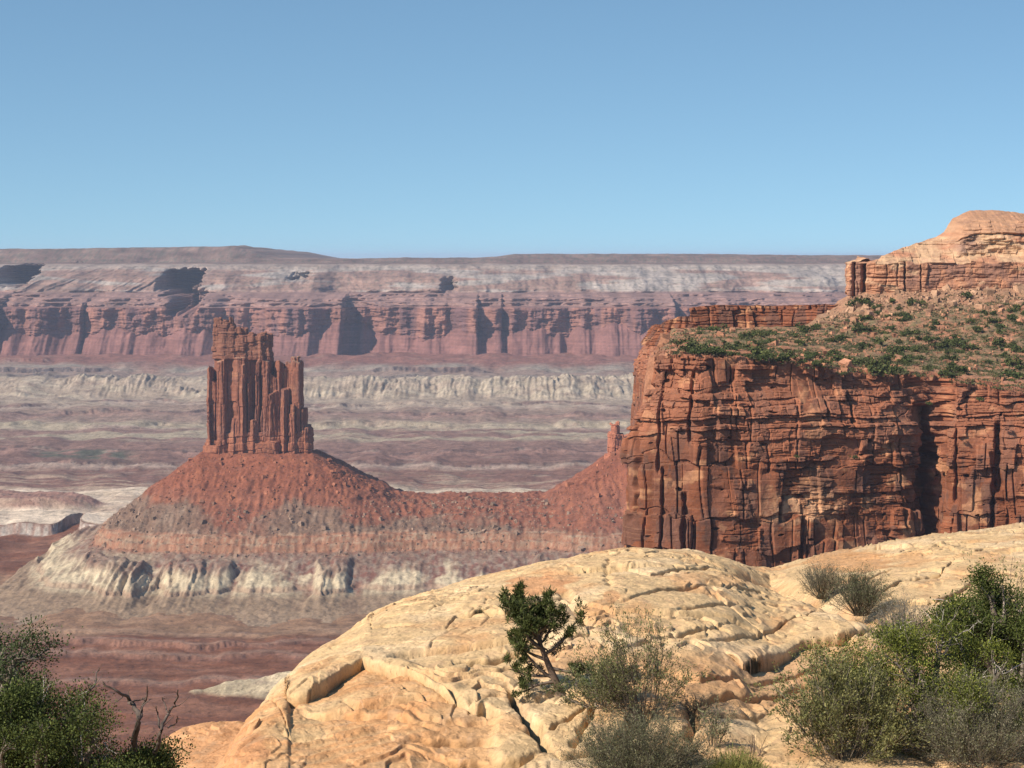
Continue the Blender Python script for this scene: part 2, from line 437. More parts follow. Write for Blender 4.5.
    w = sst(6500, 6640, e) * (1 - sst(6860, 7000, e)) * sst(-0.02, 0.28, fbm(X / 170, Y / 50, 4, 303) + 0.0 + 0.22 * sst(200, 560, px))
    col = mix(col, C([.41, .34, .25]) * (1 + 0.3 * g[..., None]), w * 0.75)
    col = mix(col, C([.28, .225, .185]), sst(6900, 6990, e))
    for i, (ys, h) in enumerate(((6985, 9), (7120, 14), (7420, 10))):
        e2 = Y + wob * 0.6 + 30 * ridged(X / 90, X * 0 + i, 3, 310 + i)
        pr = sst(0.0, 0.2, fbm(X / 420, X * 0 + i * 2.2, 2, 314 + i) + (0.1 if i == 1 else 0.0))
        Z = Z + h * sst(ys, ys + 10, e2) * pr + h * (1 - pr) * sst(ys, ys + 300, e2)
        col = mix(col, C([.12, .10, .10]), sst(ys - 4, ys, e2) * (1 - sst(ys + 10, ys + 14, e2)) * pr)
        col = mix(col, (C([.30, .21, .17]), C([.31, .27, .22]), C([.27, .14, .11]))[i], sst(ys + 14, ys + 60, e2) * 0.8)
    # green river bottom on the far left
    rv = np.exp(-((Y - 5150 - 60 * np.sin(X / 260)) / 75.0) ** 2) * sst(20, 50, px) * (1 - sst(110, 150, px))
    col = mix(col, C([.10, .10, .072]), np.clip(rv * 1.3, 0, 1) * sst(-0.3, 0.1, fbm(X / 60, Y / 60, 3, 320)))
    col = mix(col, C([.26, .12, .092]), sst(7050, 7480, Y + wob + 260 * fbm(X / 130, Y / 260, 4, 328)))
    # fine streaks of every bed
    n = fbm(X / 60, Y / 90, 5, 330)[..., None]; n2 = fbm(X / 420, Y / 30, 4, 331)[..., None]
    dk = sst(.25, .5, fbm(X / 110, Y / 28, 4, 332)) * sst(2200, 2400, Y)
    lt = sst(.2, .5, fbm(X / 90, Y / 40, 4, 333)) * sst(4000, 4400, Y)
    col = mix(col, C([.15, .09, .075]), dk * .55)
    col = mix(col, C([.50, .42, .33]), lt * .22)
    n3 = fbm(X / 9, Y / 26, 4, 334)[..., None]
    col = col * (1 - .20 * sst(4300, 4900, Y))[..., None] * (1 + 0.30 * n + 0.26 * n2 + .24 * n3)
    Z = Z + sst(3960, 4500, Y) * 6 * fbm(X / 130, Y / 130, 4, 335) + 1.6 * fbm(X / 22, Y / 34, 4, 336) + 1.2 * ridged(X / 60, Y / 40, 3, 337)
    return Z, col

def floor_sheet():
    nc = 1500
    pyr = np.concatenate([np.arange(800, 600, -0.6), np.arange(600, 345, -0.42)])
    zz = np.interp(pyr, [345, 372, 395, 412, 461, 520, 600, 800], [-350, -372, -419, -431, -464, -466, -490, -495])
    Yr = F * (-zz) / (pyr - HY)
    Yr = np.sort(Yr)
    near = C([40, 70, 120, 300, 600, 900, 1300, 1700, 2000.])
    near = near[near < Yr[0] - 20]
    Yall = np.concatenate([near, Yr])
    px = np.linspace(-260, 1300, nc)
    X = (px[None, :] - 512) / F * np.maximum(Yall[:, None], 1500)
    Y = np.repeat(Yall[:, None], nc, 1)
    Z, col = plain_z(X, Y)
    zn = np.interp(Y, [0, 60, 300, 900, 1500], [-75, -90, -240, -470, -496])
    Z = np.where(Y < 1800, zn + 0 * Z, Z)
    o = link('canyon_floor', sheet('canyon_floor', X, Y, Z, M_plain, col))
    setp(o, kind='structure')
floor_sheet()

# ------------------------------------------------------------------ talus cone and saddle ridge that carry the rock tower
TY = 3600.0
def tx(px, Y=TY): return (px - 512) / F * Y
def tz(py, Y=TY): return -(py - HY) / F * Y

def ridge_height(X, Y):
    xs = [tx(v) for v in (-300, 0, 45, 80, 130, 205, 314, 330, 365, 400, 430, 545, 585, 622, 700, 900)]
    dr = [1100, 420, 240, 168, 92, 0, 0, 14, 48, 75, 79, 77, 38, -8, -30, -40]
    dX = np.interp(X, xs, dr) + 3 * fbm(X / 40, Y / 40, 3, 401)
    dX = np.maximum(dX, 0) + np.minimum(dX, 0) * 1.0
    yy = Y - TY - 25 * fbm(X / 260, X * 0, 2, 402)
    dY = np.where(yy < 0, np.maximum(-yy - 42, 0) * 0.50, np.maximum(yy - 42, 0) * 0.6)
    p = 2.6
    drop = (np.maximum(dX, 0) ** p + dY ** p) ** (1 / p) + np.minimum(dX, 0)
    g = ridged(X / 30 + 0.5 * fbm(X / 70, Y / 70, 2, 403), Y / 260, 3, 404)
    wq = .6 * fbm(X / 80, Y / 110, 3, 433)
    g2 = .75 * (1 - 2 * np.abs(pn(X / 42 + wq, Y / 900, 434))) + .30 * (1 - 2 * np.abs(pn(X / 15 + 1.5 * wq, Y / 200, 435))) + .12 * (1 - 2 * np.abs(pn(X / 6 + wq, Y / 60, 436)))
    drop = drop - 3.5 * g * sst(10, 70, drop) * (1 - sst(105, 125, drop))
    B = 124.0
    dd = drop + 5 * fbm(X / 130, Y / 130, 3, 405)
    # remap: steep debris slope, ledge band, gentle gullied foot
    def prof(d):
        return np.interp(d, [-60, 0, 62, 64, 100, 116, 117, 122, 123, 130, 160, 190, 192, 250, 285, 400, 700],
                            [-60, 0, 62, 66.5, 97, 108, 115, 117, 126, 128, 143, 156, 160, 174, 181, 192, 300])
    ddn = dd + 26 * fbm(X / 75, Y / 260, 3, 438)
    gg = sst(132, 172, ddn) * (1 - sst(200, 285, ddn)) * sst(126, 134, dd)
    amp = 38 * (.35 + 1.0 * sst(-.3, .3, fbm(X / 90, Y / 300, 2, 437)))
    amp = amp * (1 - .65 * sst(260, 420, X / Y * F + 512))
    dd2 = dd - gg * (g2 + .15) * amp
    dd2 = np.where(dd > 124, np.maximum(dd2, 124 + (dd - 124) * .22), dd2)
    Z = tz(451) - prof(dd2)
    Z = Z + (2.6 * fbm(X / 14, Y / 14, 4, 406) + 1.5 * fbm(X / 4.5, Y / 4.5, 3, 407)) * (1 - 0.3 * gg)
    Z = Z + 3.2 * ridged(X / 13, Y / 60, 2, 408) * sst(4, 30, dd) * (1 - .75 * sst(122, 132, dd))
    return Z, dd2, dd, g, g2, gg

def ridge_sheet():
    Xa = np.arange(-1180, 420, 1.9); Ya = np.arange(2880, 3900, 1.9)
    X, Y = np.meshgrid(Xa, Ya)
    Z, d, d0, g, g2, gg = ridge_height(X, Y)
    n = fbm(X / 60, Y / 60, 4, 410)
    n2 = fbm(X / 9, Y / 22, 4, 411)
    red = C([.27, .093, .052]); grey = C([.215, .135, .095]); pur = C([.25, .115, .085]); cream = C([.60, .49, .33]); band = C([.33, .16, .10])
    col = np.zeros(X.shape + (3,)) + red
    px = X / Y * F + 512
    tongue = np.exp(-((px - 238 + 14 * fbm(Y / 60, X * 0, 2, 9)) / 30.0) ** 2)
    toG = sst(56, 72, d + 22 * n + 8 * n2 - 34 * tongue * (1 - sst(112, 120, d)) - 30 * sst(290, 380, px) - 14 * sst(480, 560, px))
    col = mix(col, C([.27, .11, .07]), sst(36, 62, d + 14 * n) * 0.6)
    col = mix(col, grey, toG * (1 - 0.75 * tongue))
    col = mix(col, C([.29, .205, .15]), toG * sst(0.0, 0.35, fbm(X / 16, Y / 60, 4, 412)) * 0.6)
    col = mix(col, band, sst(106, 112, d + 4 * n))
    col = mix(col, C([.38, .26, .18]), sst(106, 110, d + 4 * n) * (1 - sst(121, 126, d)) * sst(-.1, .3, fbm(X / 40, Z / 2.2, 3, 413)))
    low = sst(124, 132, d + 5 * n)
    col = mix(col, mix(pur, C([.30, .22, .17]), sst(-0.3, 0.3, n2)), low)
    wm = low * sst(0.0, 0.4, g2 * 0.8 + 0.6 * n + 0.30 * sst(150, 220, d) - 0.08 + 0.45 * sst(340, 60, px) - 0.35 * sst(300, 520, px) - .22 * sst(160, 300, px) * sst(190, 150, d))
    wm = wm * sst(128, 165, d + 30 * fbm(X / 70, Y / 200, 3, 439))
    col = mix(col, cream, wm * 0.95)
    deb = fbm(X / 10, Y / 70, 4, 414)
    col = mix(col, C([.25, .165, .12]), low * sst(.05, .35, deb + .35 * sst(165, 135, d)) * .6)
    col = mix(col, C([.26, .175, .115]), low * sst(192, 222, d0 * .5 + d * .5) * .9)
    col = mix(col, C([.40, .15, .08]), (1 - toG) * sst(.1, .4, fbm(X / 14, Y / 50, 4, 415)) * .6)
    col = mix(col, C([.22, .09, .06]), (1 - toG) * sst(.15, .45, fbm(X / 22, Y / 16, 4, 416)) * .6)
    col = mix(col, C([.33, .20, .14]), sst(184, 190, d) * (1 - sst(193, 198, d)) * 0.55)
    foot = sst(250, 300, d0)
    col = mix(col, C([.33, .24, .17]), foot)
    col = col * .80 * (1 + 0.22 * n[..., None] + 0.30 * n2[..., None])
    pz, _ = plain_z(X, Y)
    Z = np.where(d0 > 330, np.minimum(Z, pz - 3), Z)
    o = link('talus_slope', sheet('talus_slope', X, Y, Z, M_talus, col))
    setp(o, kind='structure')
ridge_sheet()

def rock_proto(rng, n=1):
    """irregular angular stone: jittered subdivided box corners"""
    v = C([(x, y, z) for x in (-1, 1) for y in (-1, 1) for z in (-1, 1)])
    v = v * rng.uniform(0.55, 1.0, v.shape) 
    f = np.array([(0, 1, 3, 2), (4, 6, 7, 5), (0, 4, 5, 1), (2, 3, 7, 6), (0, 2, 6, 4), (1, 5, 7, 3)])
    return v, f

def scatter_rocks(name, P, S, cols, mat, seed):
    rng = np.random.default_rng(seed)
    V = []; Fs = []; Cc = []; k = 0
    for p, s, c in zip(P, S, cols):
        v, f = rock_proto(rng)
        a = rng.uniform(0, 6.28); R = C([[math.cos(a), -math.sin(a), 0], [math.sin(a), math.cos(a), 0], [0, 0, 1]])
        b = rng.uniform(-.5, .5); R2 = C([[1, 0, 0], [0, math.cos(b), -math.sin(b)], [0, math.sin(b), math.cos(b)]])
        v = (v * s * rng.uniform(.6, 1.2, 3)) @ (R @ R2).T + p
        V.append(v); Fs.append(f + k); Cc.append(np.repeat([c], 8, 0)); k += 8
    return raw_mesh(name, np.concatenate(V), [np.concatenate(Fs)], mat, np.concatenate(Cc))

def rubble():
    rng = np.random.default_rng(3)
    n = 9500
    X = rng.uniform(tx(60), tx(640), n); Y = TY - rng.uniform(20, 330, n) ** 1.0
    Z, d, _, _, _, _ = ridge_height(X, Y)
    keep = (d > 3) & (d < 135) & (rng.uniform(0, 1, n) < np.interp(d, [0, 60, 130], [1, .8, .5]))
    X, Y, Z, d = X[keep], Y[keep], Z[keep], d[keep]
    s = 0.5 + rng.pareto(2.6, len(X)) * 0.6; s = np.clip(s, .5, 4.5)
    base = mix(C([.30, .12, .07]), C([.27, .18, .13]), sst(58, 75, d))
    cols = base * rng.uniform(.55, 1.25, (len(X), 1))
    o = link('talus_rubble', scatter_rocks('talus_rubble', np.stack([X, Y, Z + s * .2], 1), s, cols, M_talus, 4))
    setp(o, 'loose red rubble strewn over the debris slope below the rock tower', 'rubble', kind='stuff')
rubble()

# ------------------------------------------------------------------ the rock tower
def displaced_solid(name, boxes, voxel, mat, colf, dispf, origin):
    """union of jittered prisms, fused and weathered"""
    rng = np.random.default_rng(77)
    V = []; Fq = []; Fn = []; k = 0
    for (x0, x1, y0, y1, z0, z1, taper) in boxes:
        m = int(rng.integers(5, 8))
        cx, cy = (x0 + x1) / 2, (y0 + y1) / 2; hx, hy = (x1 - x0) / 2, (y1 - y0) / 2
        a = np.sort(np.linspace(0, 2 * math.pi, m, endpoint=False) + rng.uniform(-.25, .25, m)) + rng.uniform(0, 1)
        ca, sa = np.cos(a), np.sin(a); q = 1 / np.maximum(np.abs(ca), np.abs(sa)) ** 0.75
        top = rng.uniform(-.12, .03, m) * (z1 - z0) * 0.5
        lx, ly = rng.uniform(-.03, .03, 2) * (z1 - z0) * .2
        bot = np.stack([cx + ca * q * hx * 1.04, cy + sa * q * hy * 1.04, np.full(m, z0)], 1)
        tp = np.stack([cx + lx + ca * q * hx * taper, cy + ly + sa * q * hy * taper, z1 + np.clip(top, -7, 2)], 1)
        V += [bot, tp]
        i = np.arange(m); j = (i + 1) % m
        Fq.append(np.stack([k + i, k + j, k + m + j, k + m + i], 1))
        Fn.append((k + i)[::-1][None, :]); Fn.append((k + m + i)[None, :])
        k += 2 * m
    me = raw_mesh(name + '_src', np.concatenate(V), [np.concatenate(Fq)] + Fn, mat)
    o = bpy.data.objects.new(name, me); scene.collection.objects.link(o)
    r = o.modifiers.new('r', 'REMESH'); r.mode = 'VOXEL'; r.voxel_size = voxel; r.adaptivity = 0
    dg = bpy.context.evaluated_depsgraph_get(); dg.update()
    me2 = bpy.data.meshes.new_from_object(o.evaluated_get(dg))
    o.modifiers.clear(); o.data = me2; bpy.data.meshes.remove(me); me2.name = name
    nv = len(me2.vertices)
    co = np.empty(nv * 3, np.float32); me2.vertices.foreach_get('co', co); co = co.reshape(-1, 3).astype(float)
    no = np.empty(nv * 3, np.float32); me2.vertices.foreach_get('normal', no); no = no.reshape(-1, 3)
    co = dispf(co, no)
    me2.vertices.foreach_set('co', co.astype(np.float32).ravel())
    c = np.ones((nv, 4), np.float32); c[:, :3] = np.clip(colf(co, no), .01, .9)
    a = me2.color_attributes.new('Col', 'FLOAT_COLOR', 'POINT'); a.data.foreach_set('color', c.ravel())
    me2.materials.clear(); me2.materials.append(mat)
    me2.polygons.foreach_set('use_smooth', np.zeros(len(me2.polygons), bool))
    me2.update()
    return o

def tower():
    b = []
    rng = np.random.default_rng(12)
    def bx(x0, x1, ytop, ybot, f=0, bk=60, taper=.97):      # pixel columns/rows at the tower's distance, front offset in metres
        b.append((tx(x0), tx(x1), TY - 42 + f, TY - 42 + f + (bk - f), tz(ybot), tz(ytop), taper))
    # pedestal with ledges
    bx(207, 312, 436, 475, -3, 88); bx(209, 309, 429, 475, 0, 86); bx(206, 232, 442, 475, -8, 60); bx(286, 313.5, 428, 478, -2, 70); bx(240, 285, 440, 475, -7, 60)
    # massif core
    bx(214, 271, 357, 460, 10, 82, .99)
    bx(270, 303, 385, 460, 10, 78, .98); bx(273, 302, 368, 460, 16, 70, .97)
    # thick cap of the massif, recessed and blocky
    bx(213.5, 272.5, 334, 359, 7, 80, .99); bx(214, 238, 331, 358, 4, 60); bx(236, 256, 335, 360, 6, 50); bx(254, 273, 333, 361, 5, 56)
    bx(215, 250, 328, 345, 12, 60, .98)
    bx(215, 224, 317, 340, 10, 30, .96); bx(223, 231, 319.5, 340, 9, 28, .9); bx(231, 236.5, 316, 340, 12, 26, .85); bx(214.5, 237, 322, 340, 9, 36, .95); bx(236, 246, 327, 345, 12, 40, .9)
    bx(251, 258, 332, 345, 8, 30, .9); bx(262, 269, 331.5, 345, 8, 30, .9)
    # broad vertical pilasters on the front, deep clefts between them
    for (x0, x1, yt, f) in ((208.5, 215, 366, 8), (209.5, 214, 396, 2), (219.5, 231.5, 357.5, -2), (213, 219, 380, 9), (234.5, 249.5, 357, -4), (243.5, 249, 364, -7), (221, 229, 388, -4),
                            (250.5, 253.5, 378, -3), (255.5, 262.5, 358, 2), (262, 273, 359, 4), (270, 280, 373, 9), (270.5, 280, 389, -3), (275.5, 285, 360, 7),
                            (283, 292, 385, -5), (294.5, 303.5, 358.5, 3), (287, 303.5, 362, 11), (291.5, 298, 402, -5), (302, 307.5, 407, 4), (305, 311, 425, 2)):
        bx(x0, x1, yt, 455, f, 70 if x0 < 268 else 62, .96)
    bx(292, 298, 356.5, 372, 8, 40, .8); bx(298, 301, 355.8, 372, 10, 30, .8)
    for i in range(5):
        x = rng.uniform(211, 298); w = rng.uniform(5, 8)
        bx(x, x + w, rng.uniform(412, 432), 460, rng.uniform(-9, -4), 40, .75)
    def disp(co, no):
        co = co.copy(); f0 = sst(tz(446), tz(436), co[:, 2])
        wx = 1.8 * fbm(co[:, 2] / 30, co[:, 0] / 26, 3, 520) * f0; wy = 1.8 * fbm(co[:, 2] / 26, co[:, 0] / 20 + 9, 3, 521) * f0
        co[:, 0] += wx; co[:, 1] += wy
        x, y, z = co[:, 0], co[:, 1], co[:, 2]
        a = x * 0.9 + y * 0.7
        vert = 1 - np.abs(no[:, 2])
        fl = ridged(a / 8.0, z / 90, 3, 501)
        h, du, dz, r = blocks(a, z, 13.0, 9, 503, 1.1)
        capm = sst(tz(362), tz(356), z) + (1 - sst(tz(434), tz(428), z))
        d = 0.8 * fl * vert + (h - .5) * 3.2 * capm - 1.5 * np.exp(-(du / .8) ** 2) * capm * (h > .4) - 1.5 * np.exp(-(dz / .6) ** 2) * capm * (h > .25)
        h2, du2, dz2, _ = blocks(a, z, 7.0, 30, 504)
        d = d + ((h2 - .5) * 2.4 - 1.6 * np.exp(-(du2 / .8) ** 2)) * (1 - capm) * vert
        d = d + .8 * fbm(a / 5, z / 5, 3, 505)
        n = no / np.maximum(np.linalg.norm(no, axis=1, keepdims=True), 1e-6)
        return co + n * d[:, None]
    def colf(co, no):
        x, y, z = co[:, 0], co[:, 1], co[:, 2]
        a = x * 0.9 + y * 0.7
        base = C([.27, .105, .065])
        n = fbm(a / 12, z / 60, 4, 510); n2 = fbm(a / 4, z / 4, 3, 511)
        c = np.zeros((len(x), 3)) + base
        c = mix(c, C([.27, .125, .09]), sst(0.0, .35, n) * .8)
        c = mix(c, C([.22, .095, .062]), sst(tz(360), tz(354), z) * .8)
        c = mix(c, C([.45, .20, .11]), sst(.1, .4, fbm(a / 9, z / 40, 3, 512)) * (1 - sst(tz(365), tz(358), z)) * .6)
        c = mix(c, C([.34, .13, .075]), (1 - sst(tz(440), tz(430), z)) * .7)
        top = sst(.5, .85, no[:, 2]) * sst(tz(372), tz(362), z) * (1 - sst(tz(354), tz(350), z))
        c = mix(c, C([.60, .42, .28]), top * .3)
        bed = sst(.1, .3, fbm(a / 60, z / 2.4, 2, 513)) * sst(tz(360), tz(356), z)
        c = mix(c, C([.36, .19, .125]), bed * .3)
        return c * .82 * (1 + .28 * n2[:, None])
    o = displaced_solid('rock_tower', b, 1.0, M_tower, colf, disp, None)
    setp(o, 'tall isolated red sandstone tower with fluted sides standing on the cone of debris', 'rock tower')
tower()


# ------------------------------------------------------------------ the big layered cliff of the mesa on the right (about 1.2 km away)
def path_sheet(px_pts, Y_pts, step, smooth=6):
    """dense plan path with outward normals (towards the viewer's side)"""
    X = [(p - 512) / F * y for p, y in zip(px_pts, Y_pts)]
    P = np.stack([X, Y_pts], 1)
    s = np.concatenate([[0], np.cumsum(np.hypot(*np.diff(P, axis=0).T))])
    S = np.arange(0, s[-1], step)
    xs = np.interp(S, s, P[:, 0]); ys = np.interp(S, s, P[:, 1])
    k = max(3, int(smooth / step)) | 1
    w = np.hanning(k + 2)[1:-1]; w /= w.sum()
    pad = k // 2
    xs = np.convolve(np.pad(xs, pad, 'reflect', reflect_type='odd'), w, 'valid'); ys = np.convolve(np.pad(ys, pad, 'reflect', reflect_type='odd'), w, 'valid')
    dx = np.gradient(xs); dy = np.gradient(ys); l = np.hypot(dx, dy)
    return S, xs, ys, dy / l, -dx / l

def mesa_edge(px): return np.interp(px, [600, 626, 700, 800, 900, 925, 940, 960, 1024, 1130, 1400, 1700], [1180, 1184, 1168, 1180, 1198, 1212, 1214, 1196, 1190, 1180, 1195, 1240])
PYT = C([[364, 357, 350, 340, 337, 334, 334], [357, 350, 343, 337, 333, 330, 330], [368, 360, 352, 340, 333, 330, 329], [379, 371, 359, 345, 322, 294, 290], [386, 378, 364, 345, 314, 288, 282],
         [397, 388, 369, 342, 310, 284, 278], [405, 394, 370, 342, 310, 284, 278]])
PYX = C([620, 700, 800, 860, 940, 1024, 1150.]); PYY = C([1175, 1215, 1300, 1400, 1500, 1560, 1760.])
def mesa_top_py(px, Y):
    px = np.clip(px, 620, 1149.9); Yc = np.clip(Y, 1175, 1759.9)
    i = np.clip(np.searchsorted(PYX, px) - 1, 0, len(PYX) - 2); j = np.clip(np.searchsorted(PYY, Yc) - 1, 0, len(PYY) - 2)
    a = (px - PYX[i]) / (PYX[i + 1] - PYX[i]); b = (Yc - PYY[j]) / (PYY[j + 1] - PYY[j])
    return (PYT[i, j] * (1 - a) + PYT[i + 1, j] * a) * (1 - b) + (PYT[i, j + 1] * (1 - a) + PYT[i + 1, j + 1] * a) * b

def mesa_z(X, Y, detail=True):
    px = X / Y * F + 512
    z = -(mesa_top_py(px, Y) - HY) / F * Y
    if detail:
        h, du, dz, _ = blocks(X + 0.3 * Y, Y - 0.2 * X, 9, 7, 601)
        near = 1 - sst(1210, 1290, Y + 20 * fbm(X / 30, Y / 30, 2, 6))
        z = z + near * (h - 0.45) * 3.0 + (1 - near) * (h > .72) * (h - .72) * 6
        z = z + 1.3 * fbm(X / 14, Y / 14, 4, 602) + 0.5 * fbm(X / 3, Y / 3, 3, 603)
        t = fbm(X / 60, Y / 35, 3, 604)
        z = z + 1.6 * np.abs(((t * 5) % 1.0) - .5)
    return z

def cliff_color(u, z, top, seed, h, h2, base=C([.30, .105, .052])):
    n = fbm(u / 22, z / 14, 4, seed); n2 = fbm(u / 3, z / 5, 4, seed + 1)
    c = np.zeros(u.shape + (3,)) + base
    c = c * (0.80 + 0.38 * h[..., None]) * (0.88 + 0.24 * h2[..., None])
    c = mix(c, C([.66, .33, .17]), sst(.16, .3, n + .16 * (h2 - .5)) * .75)
    varn = sst(.08, .16, fbm(u / 12, z / 26, 4, seed + 2) + .22 * (h2 - .5) + .12 * (h - .5))
    c = mix(c, C([.175, .085, .06]), varn * .8)
    drip = sst(.15, .45, fbm(u / 1.8, z / 45, 3, seed + 4)) * sst(-.1, .3, fbm(u / 30, z / 30, 2, seed + 6))
    c = mix(c, C([.15, .08, .06]), drip * .65)
    bed = fbm(u / 90, z / 1.3, 3, seed + 3)
    c = mix(c, C([.42, .22, .13]), sst(.12, .4, bed) * .35)
    return c * .70 * (1 + .2 * n2[..., None])

def mesa_cliff():
    pxs = [640, 654, 666, 666, 658, 644, 635, 646, 700, 800, 900, 924, 940, 952, 1024, 1130, 1400, 1700]
    Ys = [2300, 1700, 1500, 1400, 1300, 1215, 1186, 1175, 1168, 1180, 1198, 1211, 1213, 1196, 1190, 1180, 1195, 1240]
    st = 0.33
    S, xs, ys, nx, ny = path_sheet(pxs, Ys, st, 8)
    # thin out the hidden return wall
    corner = np.argmin(np.abs(ys - 1240) + (np.arange(len(ys)) > len(ys) * .8) * 1e5)
    i0 = np.argmax((ys < 1235))
    i1 = np.argmax(xs > (1100 - 512) / F * 1184); keep = np.concatenate([np.arange(0, i0, 5), np.arange(i0, i1), np.arange(i1, len(S), 5)])
    S, xs, ys, nx, ny = [a[keep] for a in (S, xs, ys, nx, ny)]
    zt = mesa_z(xs, ys, False)
    nr = 430
    zb = -212.0
    t = np.linspace(0, 1, nr)[:, None]
    Z = zb + (zt[None, :] - zb) * t
    U = np.repeat(S[None, :], nr, 0)
    px = xs / ys * F + 512
    PX = np.repeat(px[None, :], nr, 0)
    zr = Z - zt[None, :]                       # depth below rim
    up = sst(-52, -30, zr + 9 * fbm(U / 40, Z / 40, 2, 620))       # thin bedded upper part
    off = 5 - 9 * sst(-34, -2, zr) - 5 * (1 - np.clip(-zr / 110, 0, 1)) + sst(690, 645, PX) * (-2.5 + 4.5 * sst(-82, -98, Z))
    off = off + 3.0 * fbm(U / 38, Z / 60, 3, 621) + 1.0 * fbm(U / 12, Z / 30, 2, 622)
    h1, du1, dz1, r1 = blocks(U, Z, 13, 17, 631)
    h2, du2, dz2, r2 = blocks(U, Z, 9.0, 3.4, 632, .8)
    h3, du3, dz3, r3 = blocks(U, Z, 3.6, 1.6, 633, .8)
    h4, du4, dz4, r4 = blocks(U, Z, 11.0, 20, 634)
    rh = rnd2(r2, r2 * 0, 9)
    mas = sst(-.08, .08, fbm(U / 40, Z / 24, 3, 640) + .5 * sst(780, 640, PX) * (1 - up) - .25 * up + .16 * sst(-70, -95, zr)) # massive zones
    d = off + (h1 - .5) * 4.8 - 1.8 * np.exp(-(du1 / .45) ** 2) * (h1 > .35)
    d = d + (1 - mas * .9) * ((h2 - .5) * 2.6 + (rh - .5) * 2.6 * (0.5 + up) - 0.9 * np.exp(-(du2 / .3) ** 2) * (h2 > .55) - 1.3 * np.exp(-(dz2 / .26) ** 2) * (rh > .35))
    d = d + (1 - mas * .93) * ((h3 - .5) * .9 - .5 * np.exp(-(dz3 / .2) ** 2) * (h3 > .5))
    d = d + mas * ((h4 - .5) * 2.6 - 2.4 * np.exp(-(du4 / .3) ** 2) * (h4 > .3) - 1.0 * np.exp(-(dz4 / .25) ** 2))
    hol = fbm(U / 9, Z / 4, 2, 645)
    d = d - 3.2 * sst(.52, .6, hol)
    d = d + .14 * fbm(U / 1.6, Z / 1.6, 3, 646)
    # named clefts : (px, width m, depth m, row top, row bottom)
    for (cp, w, dep, yt, yb, wig) in ((936, 4.2, 15, 408, 545, 5), (925, 2.2, 9, 470, 600, 3), (1001, 1.6, 8, 425, 492, 1), (996, 1.2, 5, 455, 540, 2), (641, .9, 4, 385, 520, 2.5), (683, 1.3, 5.5, 495, 570, 1), (662, .8, 4, 470, 575, 1.5),
                                      (688, .8, 4, 375, 440, 2), (658, .7, 3, 375, 470, 2), (800, .8, 3.5, 515, 575, 1), (777, 1.2, 4, 505, 520, 0), (828, .8, 3, 400, 420, 0), (855, 0.8, 4, 395, 425, 1), (960, .8, 4, 430, 500, 2), (735, .5, 2.5, 370, 430, 2), (905, .6, 3, 440, 530, 3)):
        xc = (cp - 512) / F * 1185
        x = xs[None, :] + 0 * Z
        PYl = -Z / ys[None, :] * F + HY
        on = sst(yt - 5, yt + 3, PYl) * (1 - sst(yb - 3, yb + 5, PYl)) * (ys[None, :] < 1230)
        wgl = wig * fbm(Z / 16, Z * 0 + cp, 3, 650)
        ww = w * (1 + .8 * fbm(Z / 7, Z * 0 + cp, 2, 651))
        d = d - dep * on * np.exp(-np.clip(np.abs(x - xc - wgl) / np.maximum(ww, .3), 0, 9) ** 4)
    # pale bulge low down
    bul = np.exp(-((PX - 800) / 34) ** 2 - ((Z + 133) / 9) ** 2)
    fold = sst(-6, 0, zr)
    X = xs[None, :] + nx[None, :] * d * (1) ; Y = ys[None, :] + ny[None, :] * d
    col = cliff_color(U, Z, zt, 660, h1, h2)
    col = mix(col, C([.24, .115, .08]), mas * (1 - up) * .3 * sst(-.2, .2, fbm(U / 9, Z / 40, 2, 663)))
    col = mix(col, C([.60, .34, .19]), np.clip(bul * 1.3, 0, 1) * .8 * sst(-.3, .2, fbm(U / 6, Z / 4, 3, 661)))
    col = mix(col, C([.40, .17, .10]), up * .35)
    # fold the rim back under the mesa surface
    nb = 60
    kb = np.arange(1, nb + 1)[:, None] / nb
    Xb = X[-1:] + (0.10 - nx) * .5 * kb * 34 * (ny > -.7) + 0 * kb; Yb2 = Y[-1:] + kb * 34
    Zb2 = mesa_z(Xb, Yb2) - .2 - 1.5 * kb
    Zb2[:2] = np.minimum(Zb2[:2], Z[-1:] + 2)
    X = np.vstack([X, Xb]); Y = np.vstack([Y, Yb2]); Z = np.vstack([Z, Zb2]); col = np.concatenate([col, np.repeat(col[-1:], nb, 0)])
    o = link('mesa_cliff', sheet('mesa_cliff', X, Y, Z, M_cliff, col, smooth=False))
    setp(o, kind='structure')
mesa_cliff()

